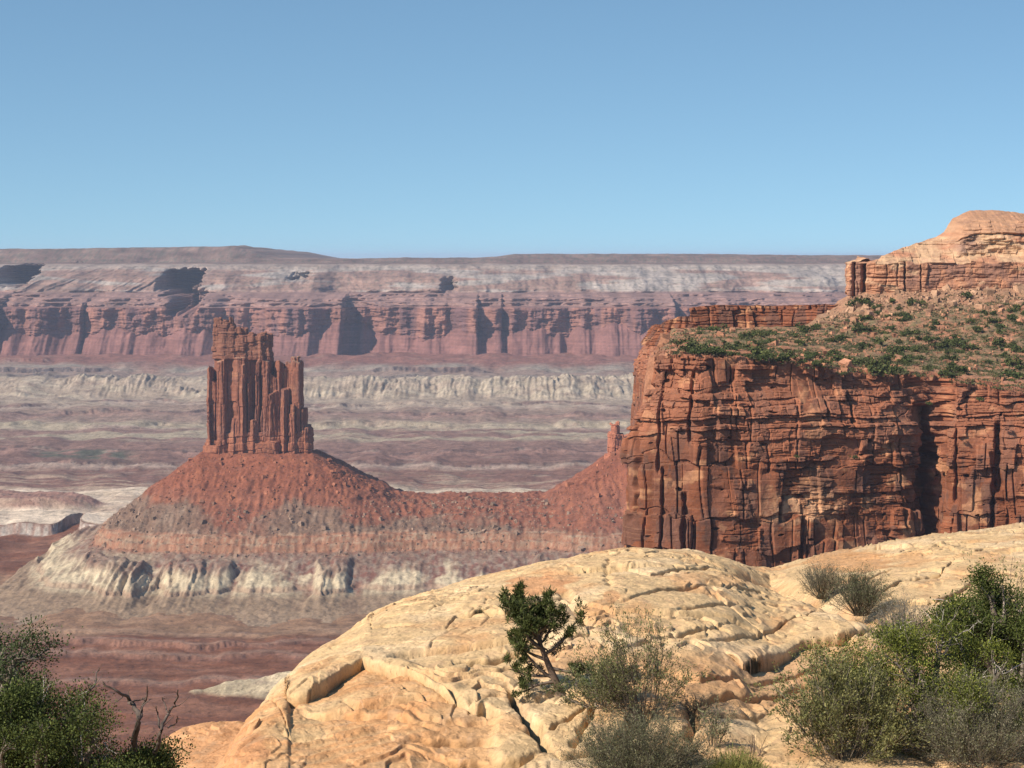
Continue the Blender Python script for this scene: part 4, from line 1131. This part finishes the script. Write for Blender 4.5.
def slickrock():
    px = np.concatenate([np.linspace(-620, -115, 60), np.linspace(-110, 180, 120), np.linspace(181, 1100, 1060), np.linspace(1105, 1900, 130)])
    pyr = np.arange(800, 516, -.33)
    Yn = np.sort(F * 5.35 / (pyr - HY))           # even in the picture
    Yn = Yn[Yn > 21]
    Ya = np.concatenate([np.linspace(2, 20.9, 26), Yn, np.linspace(Yn[-1] + .25, 75, 40)])
    PX, Y = np.meshgrid(px, Ya)
    X = (PX - 512) / F * np.maximum(Y, 14)
    PXr = X / Y * F + 512
    wx = .10 * fbm(X / .9, Y / 1.6, 3, 901); 
    Zb = slick_base(PX, Y)
    Z = Zb.copy(); SH = np.zeros_like(Z)
    Wq = fbm(X / .5, Y / 2.0, 3, 902)
    for pts, h, g, Lf in LEDGES:
        xs = C([p[0] for p in pts]); yl = C([slick_py2Y(p[0], p[1]) for p in pts])
        dense = np.linspace(xs[0], xs[-1], 200); Yd = np.interp(dense, xs, yl)
        Yl = np.interp(PX, dense, Yd) + Yd.mean() * .004 * Wq * 2.5
        pw = PX + 26 * fbm(X / 1.2, Y / 1.6, 2, 931 + int(xs[0])) + 12 * fbm(X / .3, Y / .5, 2, 932)
        we = 16 if h > .15 else min(60, (xs[-1] - xs[0]) * .3)
        end = sst(xs[0] - 4, xs[0] + we, pw) * (1 - sst(xs[-1] - we, xs[-1] + 4, pw))
        q = Yl - Y
        mod = .65 + .55 * fbm(X / 1.1, X * 0 + h * 50, 2, 903)
        fr = sst(-.03, .13, q) * np.exp(-np.clip(q, 0, 99) / Lf)
        Z = Z - h * end * fr * mod
        gw = .10; g = g * 1.5
        Z = Z - g * end * np.clip(mod, 0, 2) * np.exp(-((q - .10) / gw) ** 2) * sst(-.06, .06, q) * .85
        Z = Z + .3 * h * end * np.exp(-((q + .25) / .35) ** 2)
        SH = SH - (1.3 * h + .26 * g) * end * np.clip(mod, 0, 1.3) * np.exp(np.minimum(q, 0) / .45) * (1 - sst(-.03, .12, q))
    for pts, w, dep in CRACKS:
        pl = C([((p[0] - 512) / F * slick_py2Y(p[0], p[1]), slick_py2Y(p[0], p[1])) for p in pts])
        sel = (Y > pl[:, 1].min() - .4) & (Y < pl[:, 1].max() + .4) & (X > pl[:, 0].min() - .5) & (X < pl[:, 0].max() + .5)
        x = X[sel] + .06 * pn(X[sel] / .2, Y[sel] / .3, 905); y = Y[sel]; dm = np.full(x.shape, 9.)
        for a, b in zip(pl[:-1], pl[1:]):
            ab = b - a; t = np.clip(((x - a[0]) * ab[0] + (y - a[1]) * ab[1]) / (ab @ ab), 0, 1)
            dm = np.minimum(dm, np.hypot(x - a[0] - t * ab[0], y - a[1] - t * ab[1]))
        Z[sel] -= dep * np.exp(-(dm / w) ** 2)
    # hollow between the front slab and the dome behind it
    hp = C([(735, 572), (770, 580), (800, 590), (850, 606), (900, 625), (960, 640)])
    Yh = np.interp(PX, hp[:, 0], [slick_py2Y(a, b) for a, b in hp])
    Z = Z - .28 * sst(690, 800, PX) * np.exp(-((Y - Yh) / 1.3) ** 2)
    # thin exfoliation sheets: stepped edges of a slow noise field
    f1 = fbm(X / 1.6, Y / 3.2, 4, 911) * 6 + (Zb * 3.0)
    st = f1 - np.floor(f1)
    sheetm = sst(-.1, .25, fbm(X / 2.4, Y / 4, 2, 912))
    Z = Z + sheetm * .06 * (sst(0, .10, st) - st)
    f2 = fbm(X / .7, Y / 1.4, 4, 914) * 5; s2 = f2 - np.floor(f2)
    Z = Z + .007 * (sst(0, .12, s2) - s2) * (1 - .5 * sheetm)
    hS, uS, vS, _ = blocks(X + .3 * Y, Y * .55 - .1 * X, 1.9, 1.1, 941, .9)
    hT, uT, vT, _ = blocks(X - .2 * Y, Y * .55 + .2 * X, .8, .45, 942, .9)
    mS = sst(.0, .2, fbm(X / 2.2, Y / 3.5, 3, 943) + .05); mT = sst(.05, .25, fbm(X / 1.6, Y / 3, 3, 944))
    Z = Z + mS * ((hS - .5) * .09 - .09 * np.exp(-(np.minimum(uS, vS) / .035) ** 2)) + mT * .6 * ((hT - .5) * .04 - .04 * np.exp(-(np.minimum(uT, vT) / .02) ** 2))
    Z = Z + .06 * fbm(X / 1.5, Y / 3.0, 3, 915) * sst(20, 23, Y) + .020 * fbm(X / .22, Y / .35, 4, 916) - .010 * sst(.25, .5, fbm(X / .10, Y / .12, 2, 917)) + .018 * fbm(X / .55, Y / .9, 3, 925)
    lip = C([LEDGES[0][0][i] for i in range(len(LEDGES[0][0]))])
    PY = HY - Z / np.maximum(Y, 3) * F
    below = PY - np.interp(PX, lip[:, 0], lip[:, 1])
    crossb = sst(0, 14, below) * (1 - sst(420, 500, PX)) * (PX > 225)
    lam = (PY - .35 * (PX - 300) + 16 * np.sin(PX / 60) )
    Zl = (Y * .55 - X * .35 + .5 * fbm(X / 1.5, Y / 2, 2, 918))
    stri = fbm(X * .5, Zl / .16, 3, 919)
    Z = Z + crossb * .035 * stri
    Yg = Y.copy(); Y = Y + SH
    n = fbm(X / 1.4, Y / 2.6, 4, 921); n2 = fbm(X / .35, Y / .7, 4, 922)
    cream = C([.60, .41, .215]); oran = C([.54, .28, .125]); lite = C([.68, .50, .30]); rust = C([.45, .215, .10])
    col = np.zeros(X.shape + (3,)) + cream
    col = mix(col, lite, sst(0, .35, n) * .7)
    col = mix(col, oran, sst(.02, .35, fbm(X / 1.1, Y / 2, 4, 923)) * .6)
    col = mix(col, oran, crossb * (.55 + .45 * sst(-.3, .3, stri)) * sst(-.45, .0, n + .1))
    bandm = sst(640, 664, PY) * (1 - sst(700, 730, PY)) * sst(560, 640, PX) * (1 - sst(900, 960, PX))
    col = mix(col, mix(rust, oran, sst(-.2, .3, fbm(X / 3, Y / .25, 3, 924))), bandm * .55)
    def blob(cx, cy, rx, ry, c, k):
        nonlocal col
        d = ((PX - cx) / rx) ** 2 + ((PY - cy) / ry) ** 2 + .9 * n2 + .5 * n
        col = mix(col, c, (1 - sst(.6, .95, d)) * k)
    blob(536, 586, 36, 11, rust * 1.25, .75); blob(560, 578, 20, 8, rust * 1.3, .5); blob(850, 562, 46, 13, oran * .95, .8); blob(612, 596, 10, 6, rust, .6); blob(600, 612, 16, 14, oran, .6)
    blob(730, 580, 26, 7, oran, .4); blob(210, 745, 60, 30, rust * 1.2, .8)
    shelf = (PXr < 262) & (Y > 29); col = mix(col, C([.55, .29, .14]), shelf * .7)
    col = mix(col, C([.44, .28, .165]), sst(.12, .42, fbm(X / .28, Y / .5, 4, 926)) * .5)
    col = mix(col, C([.40, .25, .15]), np.clip((st < .05) * sheetm + 0., 0, 1) * .5)
    col = mix(col, C([.50, .33, .21]), (s2 < .06) * .5 * sst(-.2, .2, n2))
    dust = (1 - sst(18, 20.5, Y))
    col = mix(col, C([.46, .28, .17]), dust * .5)
    col = col * (1 + .2 * n2[..., None] + .12 * fbm(X / .08, Y / .12, 3, 927)[..., None])
    o = link('slickrock_ground', sheet('slickrock_ground', X, Y, Z, M_slick, col))
    setp(o, kind='structure')
slickrock()

def ground_at(px, Y): 
    return float(slick_base(C([float(px)]), C([float(Y)]))[0])

def spot(px, py, Y=None):
    """plan position of the ground seen at this pixel; with Y given the base may lie below the frame"""
    if Y is None: Y = slick_py2Y(px, py)
    return ((px - 512) / F * Y, Y, ground_at(px, Y) - .05)

G_J = [[.115, .135, .022], [.155, .17, .03], [.065, .08, .016]]
G_P = [[.055, .068, .018], [.075, .09, .024], [.038, .048, .014]]
G_S = [[.21, .20, .135], [.16, .155, .10], [.26, .24, .18]]
G_T = [[.14, .145, .07], [.105, .11, .055], [.19, .18, .10]]

def pinyon(loc, h, label):
    rng = np.random.default_rng(5)
    t = thing('pinyon_tree', label, 'tree', loc)
    tr = (C([[.04, 0, -.1], [.04, 0, .0], [.0, .02, .12], [-.05, 0, .24], [-.11, 0, .38], [-.17, 0, .54], [-.26, 0, .72]]) * h, C([.05, .042, .036, .03, .024, .017, .008]) * h)
    woodmesh('trunk', [tr], [.17, .12, .09], t, rng, 8)
    L1 = []
    for z, dx, dy, L in ((.16, -1, -.2, .52), (.2, -.8, .5, .4), (.28, .9, .1, .35), (.36, -.9, .1, .35), (.42, .85, -.3, .46), (.48, -.6, -.5, .36), (.52, .6, .5, .34), (.56, -.9, .3, .42), (.62, .4, -.5, .34), (.66, -.8, -.2, .4), (.7, .5, .3, .3), (.74, -.5, .3, .3), (.5, .2, .9, .3), (.6, -.1, -.9, .32), (.12, -.7, -.4, .42)):
        f = np.interp(z, [0, .12, .26, .42, .58, .78], [1, 2, 3, 4, 5, 6]); a = int(f); p = tr[0][a] + (tr[0][min(a + 1, 6)] - tr[0][a]) * (f - a)
        L1.append(limb(rng, p, [dx, dy, .25 if z > .3 else -.05], L * h, .018 * h, .006 * h, 6, .3, .9 if z > .3 else .5))
    L2 = [q for l in L1 for q in branch_out(rng, l, 7, .38, .6, .6, .35, .5, 4)]
    top = branch_out(rng, tr, 28, .40, .5, .6, .72, .6, 4); L2 += top
    woodmesh('limbs', L1 + L2, [.15, .115, .09], t, rng, 4)
    L3 = [q for l in L2 for q in branch_out(rng, l, 3, .5, .6, .6, .3, .5, 3)]
    tips = np.concatenate([tips_of(L2), tips_of(L3)]); 
    tips = tips[(tips[:, 2] > .2 * h) | (rng.uniform(0, 1, len(tips)) < .8)]
    n = 30
    P = np.repeat(tips, n, 0) + rng.normal(size=(len(tips) * n, 3)) * .013 * h
    D = rng.normal(size=P.shape); D[:, 2] += .7
    leafmesh('crown', P, .048 * h, G_P, t, rng, .17, .3, D)
    return t

def juniper(loc, R, H, label, seed, cols=G_J, dens=1.0, deadn=6, leaf=.020, name='juniper_tree', n1=12, flat=1.0):
    rng = np.random.default_rng(seed)
    t = thing(name, label, 'tree', loc)
    L1 = []
    for i in range(n1):
        a = i / n1 * 6.28 + rng.uniform(-.3, .3); el = rng.uniform(.25, 1.3)
        d = [math.cos(a) * math.cos(el) * R / H * 1.0, math.sin(a) * math.cos(el) * R / H, math.sin(el) * flat + .1]
        L1.append(limb(rng, [0, 0, -.1], d, math.hypot(math.cos(el) * R, math.sin(el) * H) * .82, .045 * H, .014 * H, 7, .35, .25))
    L2 = [q for l in L1 for q in branch_out(rng, l, 9, .42, .55, .7, .25, .35, 5)]
    L3 = [q for l in L2 for q in branch_out(rng, l, 5, .5, .55, .7, .25, .3, 4)]
    woodmesh('trunk', L1, [.20, .155, .125], t, rng, 7)
    woodmesh('branches', L2 + L3, [.24, .20, .165], t, rng, 4)
    dead = [q for l in L1[:deadn] for q in branch_out(rng, l, 3, .62, .28, .8, .5, .1, 6, .45)]
    dead2 = [q for l in dead for q in branch_out(rng, l, 4, .4, .5, .8, .3, .1, 4, .45)]
    woodmesh('dead_branches', dead + dead2, [.46, .41, .36], t, rng, 4)
    tips = np.concatenate([tips_of(L3), tips_of(L2)])
    tips = tips[(tips[:, 2] > .05) & (rng.uniform(0, 1, len(tips)) < .85 * dens)]
    n = 120
    r = .062
    ctr = np.repeat(tips, n, 0)
    P = ctr + rng.normal(size=ctr.shape) * r * C([1, 1, .8])
    D = (P - ctr); D[:, 2] += r * 1.0
    D /= np.linalg.norm(D, axis=1, keepdims=True) + 1e-9
    leafmesh('crown', P, leaf, cols, t, rng, .62, .0, D)
    return t

def twiggy(loc, R, H, label, seed, name='shrub', nst=26, sub=8, leaves=5000, leaf=.018, cols=G_S, wood=(.26, .22, .18), upright=1.0, stem=.006, jit=.02, t0=.3, sub2=3, aspect=.4, lean=(0, 0)):
    rng = np.random.default_rng(seed)
    t = thing(name, label, 'shrub', loc)
    L1 = []
    for i in range(nst):
        a = rng.uniform(0, 6.28); q = math.sqrt(rng.uniform(0, 1))
        d = C([math.cos(a) * q * R + lean[0], math.sin(a) * q * R + lean[1], H * upright * math.sqrt(max(.08, 1 - .8 * q * q))])
        Ln = np.linalg.norm(d) * rng.uniform(.7, 1.0)
        L1.append(limb(rng, [math.cos(a) * q * R * .18, math.sin(a) * q * R * .18, -.06], d, Ln, stem, stem * .45, 6, .22, .15))
    L2 = [p for l in L1 for p in branch_out(rng, l, sub, .36, .6, .42, .25, .25, 4)]
    L3 = [p for l in L2 for p in branch_out(rng, l, sub2, .5, .7, .5, .3, .2, 3)] if sub2 else []
    woodmesh('stems', L1 + L2 + L3, list(wood), t, rng, 3)
    if leaves:
        P, D = along(L2 + (L3 or L2), rng, leaves, jit, t0)
        leafmesh('leaves', P, leaf, cols, t, rng, aspect, .2, D)
    return t

def bundle(loc, R, H, label, seed, nst=700, cols=G_S, name='shrub', stem=.0035, leaves=2500, leafcols=None, leaf=.02):
    """broom-like shrub of many thin upright twigs"""
    rng = np.random.default_rng(seed)
    t = thing(name, label, 'shrub', loc)
    L = []
    for i in range(nst):
        a = rng.uniform(0, 6.28); q = math.sqrt(rng.uniform(0, 1))
        b = C([math.cos(a) * q * R * .55, math.sin(a) * q * R * .55, -.05 + rng.uniform(0, .3) * H * (1 - q * .5)])
        d = C([math.cos(a) * q * R * .62, math.sin(a) * q * R * .62, H * (1 - .45 * q * q)]) + rng.normal(size=3) * .14 * H
        L.append(limb(rng, b, d, H * rng.uniform(.55, .95) * (1 - .3 * q), stem, stem * .5, 4, .22, .1))
    L2 = [p for l in L[::2] for p in branch_out(rng, l, 2, .4, .8, .35, .3, .2, 3)]
    V, f = tubes(L + L2, 3)
    k = 3
    per = np.repeat(C(cols)[rng.integers(0, len(cols), len(L) + len(L2))] * rng.uniform(.7, 1.3, (len(L) + len(L2), 1)), [len(l[0]) * k for l in L + L2], 0)
    link('stems', raw_mesh('stems', V, [f], M_leaf, per, True), t)
    if leaves:
        P, D = along(L + L2, rng, leaves, .012, .3)
        leafmesh('leaves', P, leaf, leafcols or cols, t, rng, .3, .3, D)
    return t

pinyon(spot(556, 691), 1.2, 'small dark green pinyon pine with a bent trunk growing from the pale slickrock')
twiggy(spot(642, 714), .66, 1.2, 'tall thin leggy shrub with bare grey stems just right of the small pinyon', 21, nst=36, sub=9, leaves=9000, leaf=.026, cols=[[.12, .125, .045], [.085, .095, .035], [.17, .16, .075]], wood=(.15, .12, .09), lean=(-.12, 0))
twiggy(spot(602, 702), .50, .60, 'low leafy olive green bush at the left foot of the leggy shrub', 22, nst=26, sub=8, leaves=8500, leaf=.028, cols=[[.085, .10, .035], [.12, .13, .05], [.06, .075, .03]], lean=(-.05, 0))
twiggy(spot(694, 704), .45, .20, 'low mat of dark bare twigs spreading over the rock beside the leggy shrub', 23, nst=26, sub=8, leaves=500, leaf=.018, cols=G_T, wood=(.12, .085, .065), upright=.9)
twiggy(spot(578, 668), .11, .22, 'tiny dark brown bush tucked behind the trunk of the small pinyon', 24, nst=30, sub=6, leaves=500, leaf=.016, cols=[[.10, .075, .05]], wood=(.10, .07, .05))
twiggy(spot(480, 612), .06, .20, 'tiny dark tuft growing in a crack high on the pale rock', 25, nst=16, sub=5, leaves=300, leaf=.02, cols=[[.06, .065, .03]], wood=(.10, .07, .05), sub2=0)
twiggy(spot(822, 592), .42, .62, 'spiky grey green shrub on the left of a pair in the rock hollow', 31, nst=90, sub=8, leaves=4200, leaf=.020, cols=[[.17, .155, .10], [.12, .12, .07]], wood=(.15, .13, .10), stem=.005, sub2=3)
twiggy(spot(860, 608), .52, .70, 'rounder olive green shrub on the right of a pair in the rock hollow', 32, nst=120, sub=8, leaves=9000, leaf=.022, cols=[[.105, .115, .055], [.15, .15, .085], [.075, .085, .04]], wood=(.12, .10, .075), stem=.005, sub2=3)
twiggy(spot(905, 648), .52, .80, 'bushy silver grey sagebrush touching the left side of the large bright juniper', 33, nst=130, sub=8, leaves=9000, leaf=.017, cols=[[.21, .195, .15], [.15, .145, .105]], wood=(.18, .155, .13), stem=.0045, sub2=3)
juniper(spot(1015, 704), 1.2, 1.75, 'dark green juniper crowding the right edge behind the bright juniper', 41, cols=[[.06, .078, .018], [.082, .10, .022], [.042, .055, .014]], leaf=.026)
juniper(spot(925, 740), 1.45, 1.5, 'large bright green juniper with bleached dead twigs in the lower right', 42, leaf=.022, deadn=8)
twiggy(spot(842, 0, 22.4), .74, 1.18, 'wide straggly yellow green shrub at the bottom edge left of the bright juniper', 43, nst=70, sub=9, leaves=26000, leaf=.030, cols=[[.13, .13, .045], [.19, .18, .07], [.085, .09, .032]], wood=(.19, .165, .13))
twiggy(spot(980, 0, 22.2), .74, .95, 'low rounded silver grey brush below the junipers in the lower right corner', 44, nst=170, sub=9, leaves=24000, leaf=.021, cols=[[.14, .14, .08], [.09, .095, .045], [.19, .175, .115]], wood=(.19, .165, .13), stem=.0045, sub2=3)
twiggy(spot(1004, 640), .45, 1.20, 'tall airy shrub with sparse yellow green leaves at the right edge', 45, nst=16, sub=9, leaves=2400, leaf=.032, cols=[[.22, .21, .09], [.16, .16, .07]], wood=(.22, .18, .14), stem=.007)
twiggy(spot(640, 0, 21.5), .72, .70, 'dense grey green broom-like brush at the middle of the bottom edge', 51, nst=210, sub=9, leaves=26000, leaf=.018, cols=[[.105, .11, .055], [.15, .145, .085], [.07, .075, .035]], wood=(.14, .125, .09), stem=.0045, sub2=3)
bundle(spot(735, 0, 21.6), .40, .36, 'low bright yellow green brush at the bottom edge right of the grey brush', 52, nst=800, leaves=3200, cols=[[.19, .20, .055], [.25, .24, .08]], leafcols=[[.18, .20, .05], [.24, .24, .08]], leaf=.022)
twiggy(spot(714, 742), .18, .52, 'slender upright bush with sparse pale leaves above the yellow green brush', 53, nst=12, sub=7, leaves=900, leaf=.026, cols=G_T, wood=(.2, .16, .12))
twiggy(spot(752, 752), .20, .42, 'leafless dark twigs standing beside the slender upright bush', 54, nst=8, sub=5, leaves=0, wood=(.13, .095, .075), sub2=2)
twiggy(spot(190, 0, 20.0), .34, .46, 'small leafy olive bush at the bottom edge beside the dead snags', 61, nst=18, sub=8, leaves=2600, leaf=.026, cols=G_T, wood=(.2, .16, .12))

def left_juniper():
    Y = 16.0
    x0 = (38 - 512) / F * Y
    t = juniper((x0, Y, -(818 - HY) / F * Y), 1.0, 1.12, 'big dark juniper with bleached limbs filling the lower left corner', 71, cols=[[.06, .08, .018], [.085, .105, .024], [.042, .056, .014]], leaf=.018, deadn=8, dens=1.0, n1=15)
    juniper(((128 - 512) / F * 16.6, 16.6, -(806 - HY) / F * 16.6), .62, .50, 'low dark juniper spray spreading under the dead grey snags', 73, cols=[[.06, .08, .02], [.085, .10, .026]], leaf=.018, deadn=2, n1=12, name='juniper_tree')
    juniper(((2 - 512) / F * 17., 17., -(790 - HY) / F * 17.), .34, 1.75, 'narrow dark juniper top rising at the left edge behind the big one', 72, cols=[[.045, .062, .022], [.06, .08, .03]], leaf=.02, deadn=2, n1=10)
left_juniper()

def snags():
    Y = 16.5
    def P(px, py, dy=0): return [(px - 512) / F * (Y + dy), Y + dy, -(py - HY) / F * (Y + dy)]
    base = C(P(140, 790))
    def mk(label, paths, seed, col):
        rng = np.random.default_rng(seed)
        t = thing('dead_snag', label, 'dead tree', tuple(C(P(*paths[0][0][0]))))
        o0 = C(P(*paths[0][0][0]))
        lines = []
        for pts, r0, r1 in paths:
            q = C([P(a, b, .12 * math.sin(i * 1.7)) for i, (a, b) in enumerate(pts)]) - o0
            # denser, slightly crooked
            s = np.linspace(0, len(q) - 1, (len(q) - 1) * 4 + 1); d = np.stack([np.interp(s, np.arange(len(q)), q[:, k]) for k in range(3)], 1)
            d[1:-1] += rng.normal(size=d[1:-1].shape) * .006
            lines.append((d, np.linspace(r0, r1, len(d))))
        woodmesh('trunk', lines[:1], col, t, rng, 7)
        br = lines[1:] + [z for l in lines for z in branch_out(rng, l, 4, .16, .4, .9, .4, .2, 4, .5)]
        woodmesh('branches', br, col, t, rng, 5)
    mk('forked dead grey snag with crooked bare limbs just right of the big dark juniper', [([(128, 790), (131, 760), (136, 735), (139, 718), (134, 705), (130, 700), (117, 692), (103, 682)], .03, .006), ([(137, 728), (141, 712), (146, 698), (147, 686)], .014, .004), ([(133, 702), (140, 700), (146, 697)], .007, .003),
        ([(140, 785), (152, 760), (158, 745), (160, 728), (168, 712), (176, 704), (178, 690)], .022, .005), ([(160, 728), (157, 712), (156, 706)], .008, .003), ([(168, 728), (176, 722), (177, 716)], .007, .003), ([(168, 712), (163, 700), (162, 697)], .006, .002)], 81, [.115, .09, .075])
    mk('thin dead grey branch poking up from the right side of the big dark juniper', [([(72, 740), (78, 705), (84, 698), (92, 688), (97, 680), (99, 667)], .013, .004), ([(84, 698), (78, 695), (74, 690)], .006, .002), ([(92, 688), (88, 683), (85, 681)], .005, .002)], 82, [.13, .105, .09])
    mk('short dead twig sticking out at the left edge above the big juniper', [([(-6, 664), (10, 660), (22, 658), (36, 659), (46, 658)], .010, .003), ([(22, 658), (30, 661), (38, 660)], .005, .002)], 83, [.12, .095, .08])
snags()

# ------------------------------------------------------------------ air between here and the far wall
def haze():
    x0, x1, y0, y1, z0, z1 = -14000, 14000, -60, 44000, -560, 75
    v = C([(x, y, z) for x in (x0, x1) for y in (y0, y1) for z in (z0, z1)])
    f = np.array([(0, 1, 3, 2), (4, 6, 7, 5), (0, 4, 5, 1), (2, 3, 7, 6), (0, 2, 6, 4), (1, 5, 7, 3)])
    m = bpy.data.materials.new('haze_air'); m.use_nodes = True; nt = m.node_tree
    for n in list(nt.nodes):
        if n.type == 'BSDF_PRINCIPLED': nt.nodes.remove(n)
    pv = nt.nodes.new('ShaderNodeVolumePrincipled')
    pv.inputs['Color'].default_value = (.58, .70, .95, 1); pv.inputs['Density'].default_value = HAZE; pv.inputs['Anisotropy'].default_value = .1
    nt.links.new(pv.outputs[0], nt.nodes['Material Output'].inputs['Volume'])
    o = link('haze', raw_mesh('haze', v, [f], m)); setp(o, kind='stuff')
HAZE = 2.5e-5
haze()
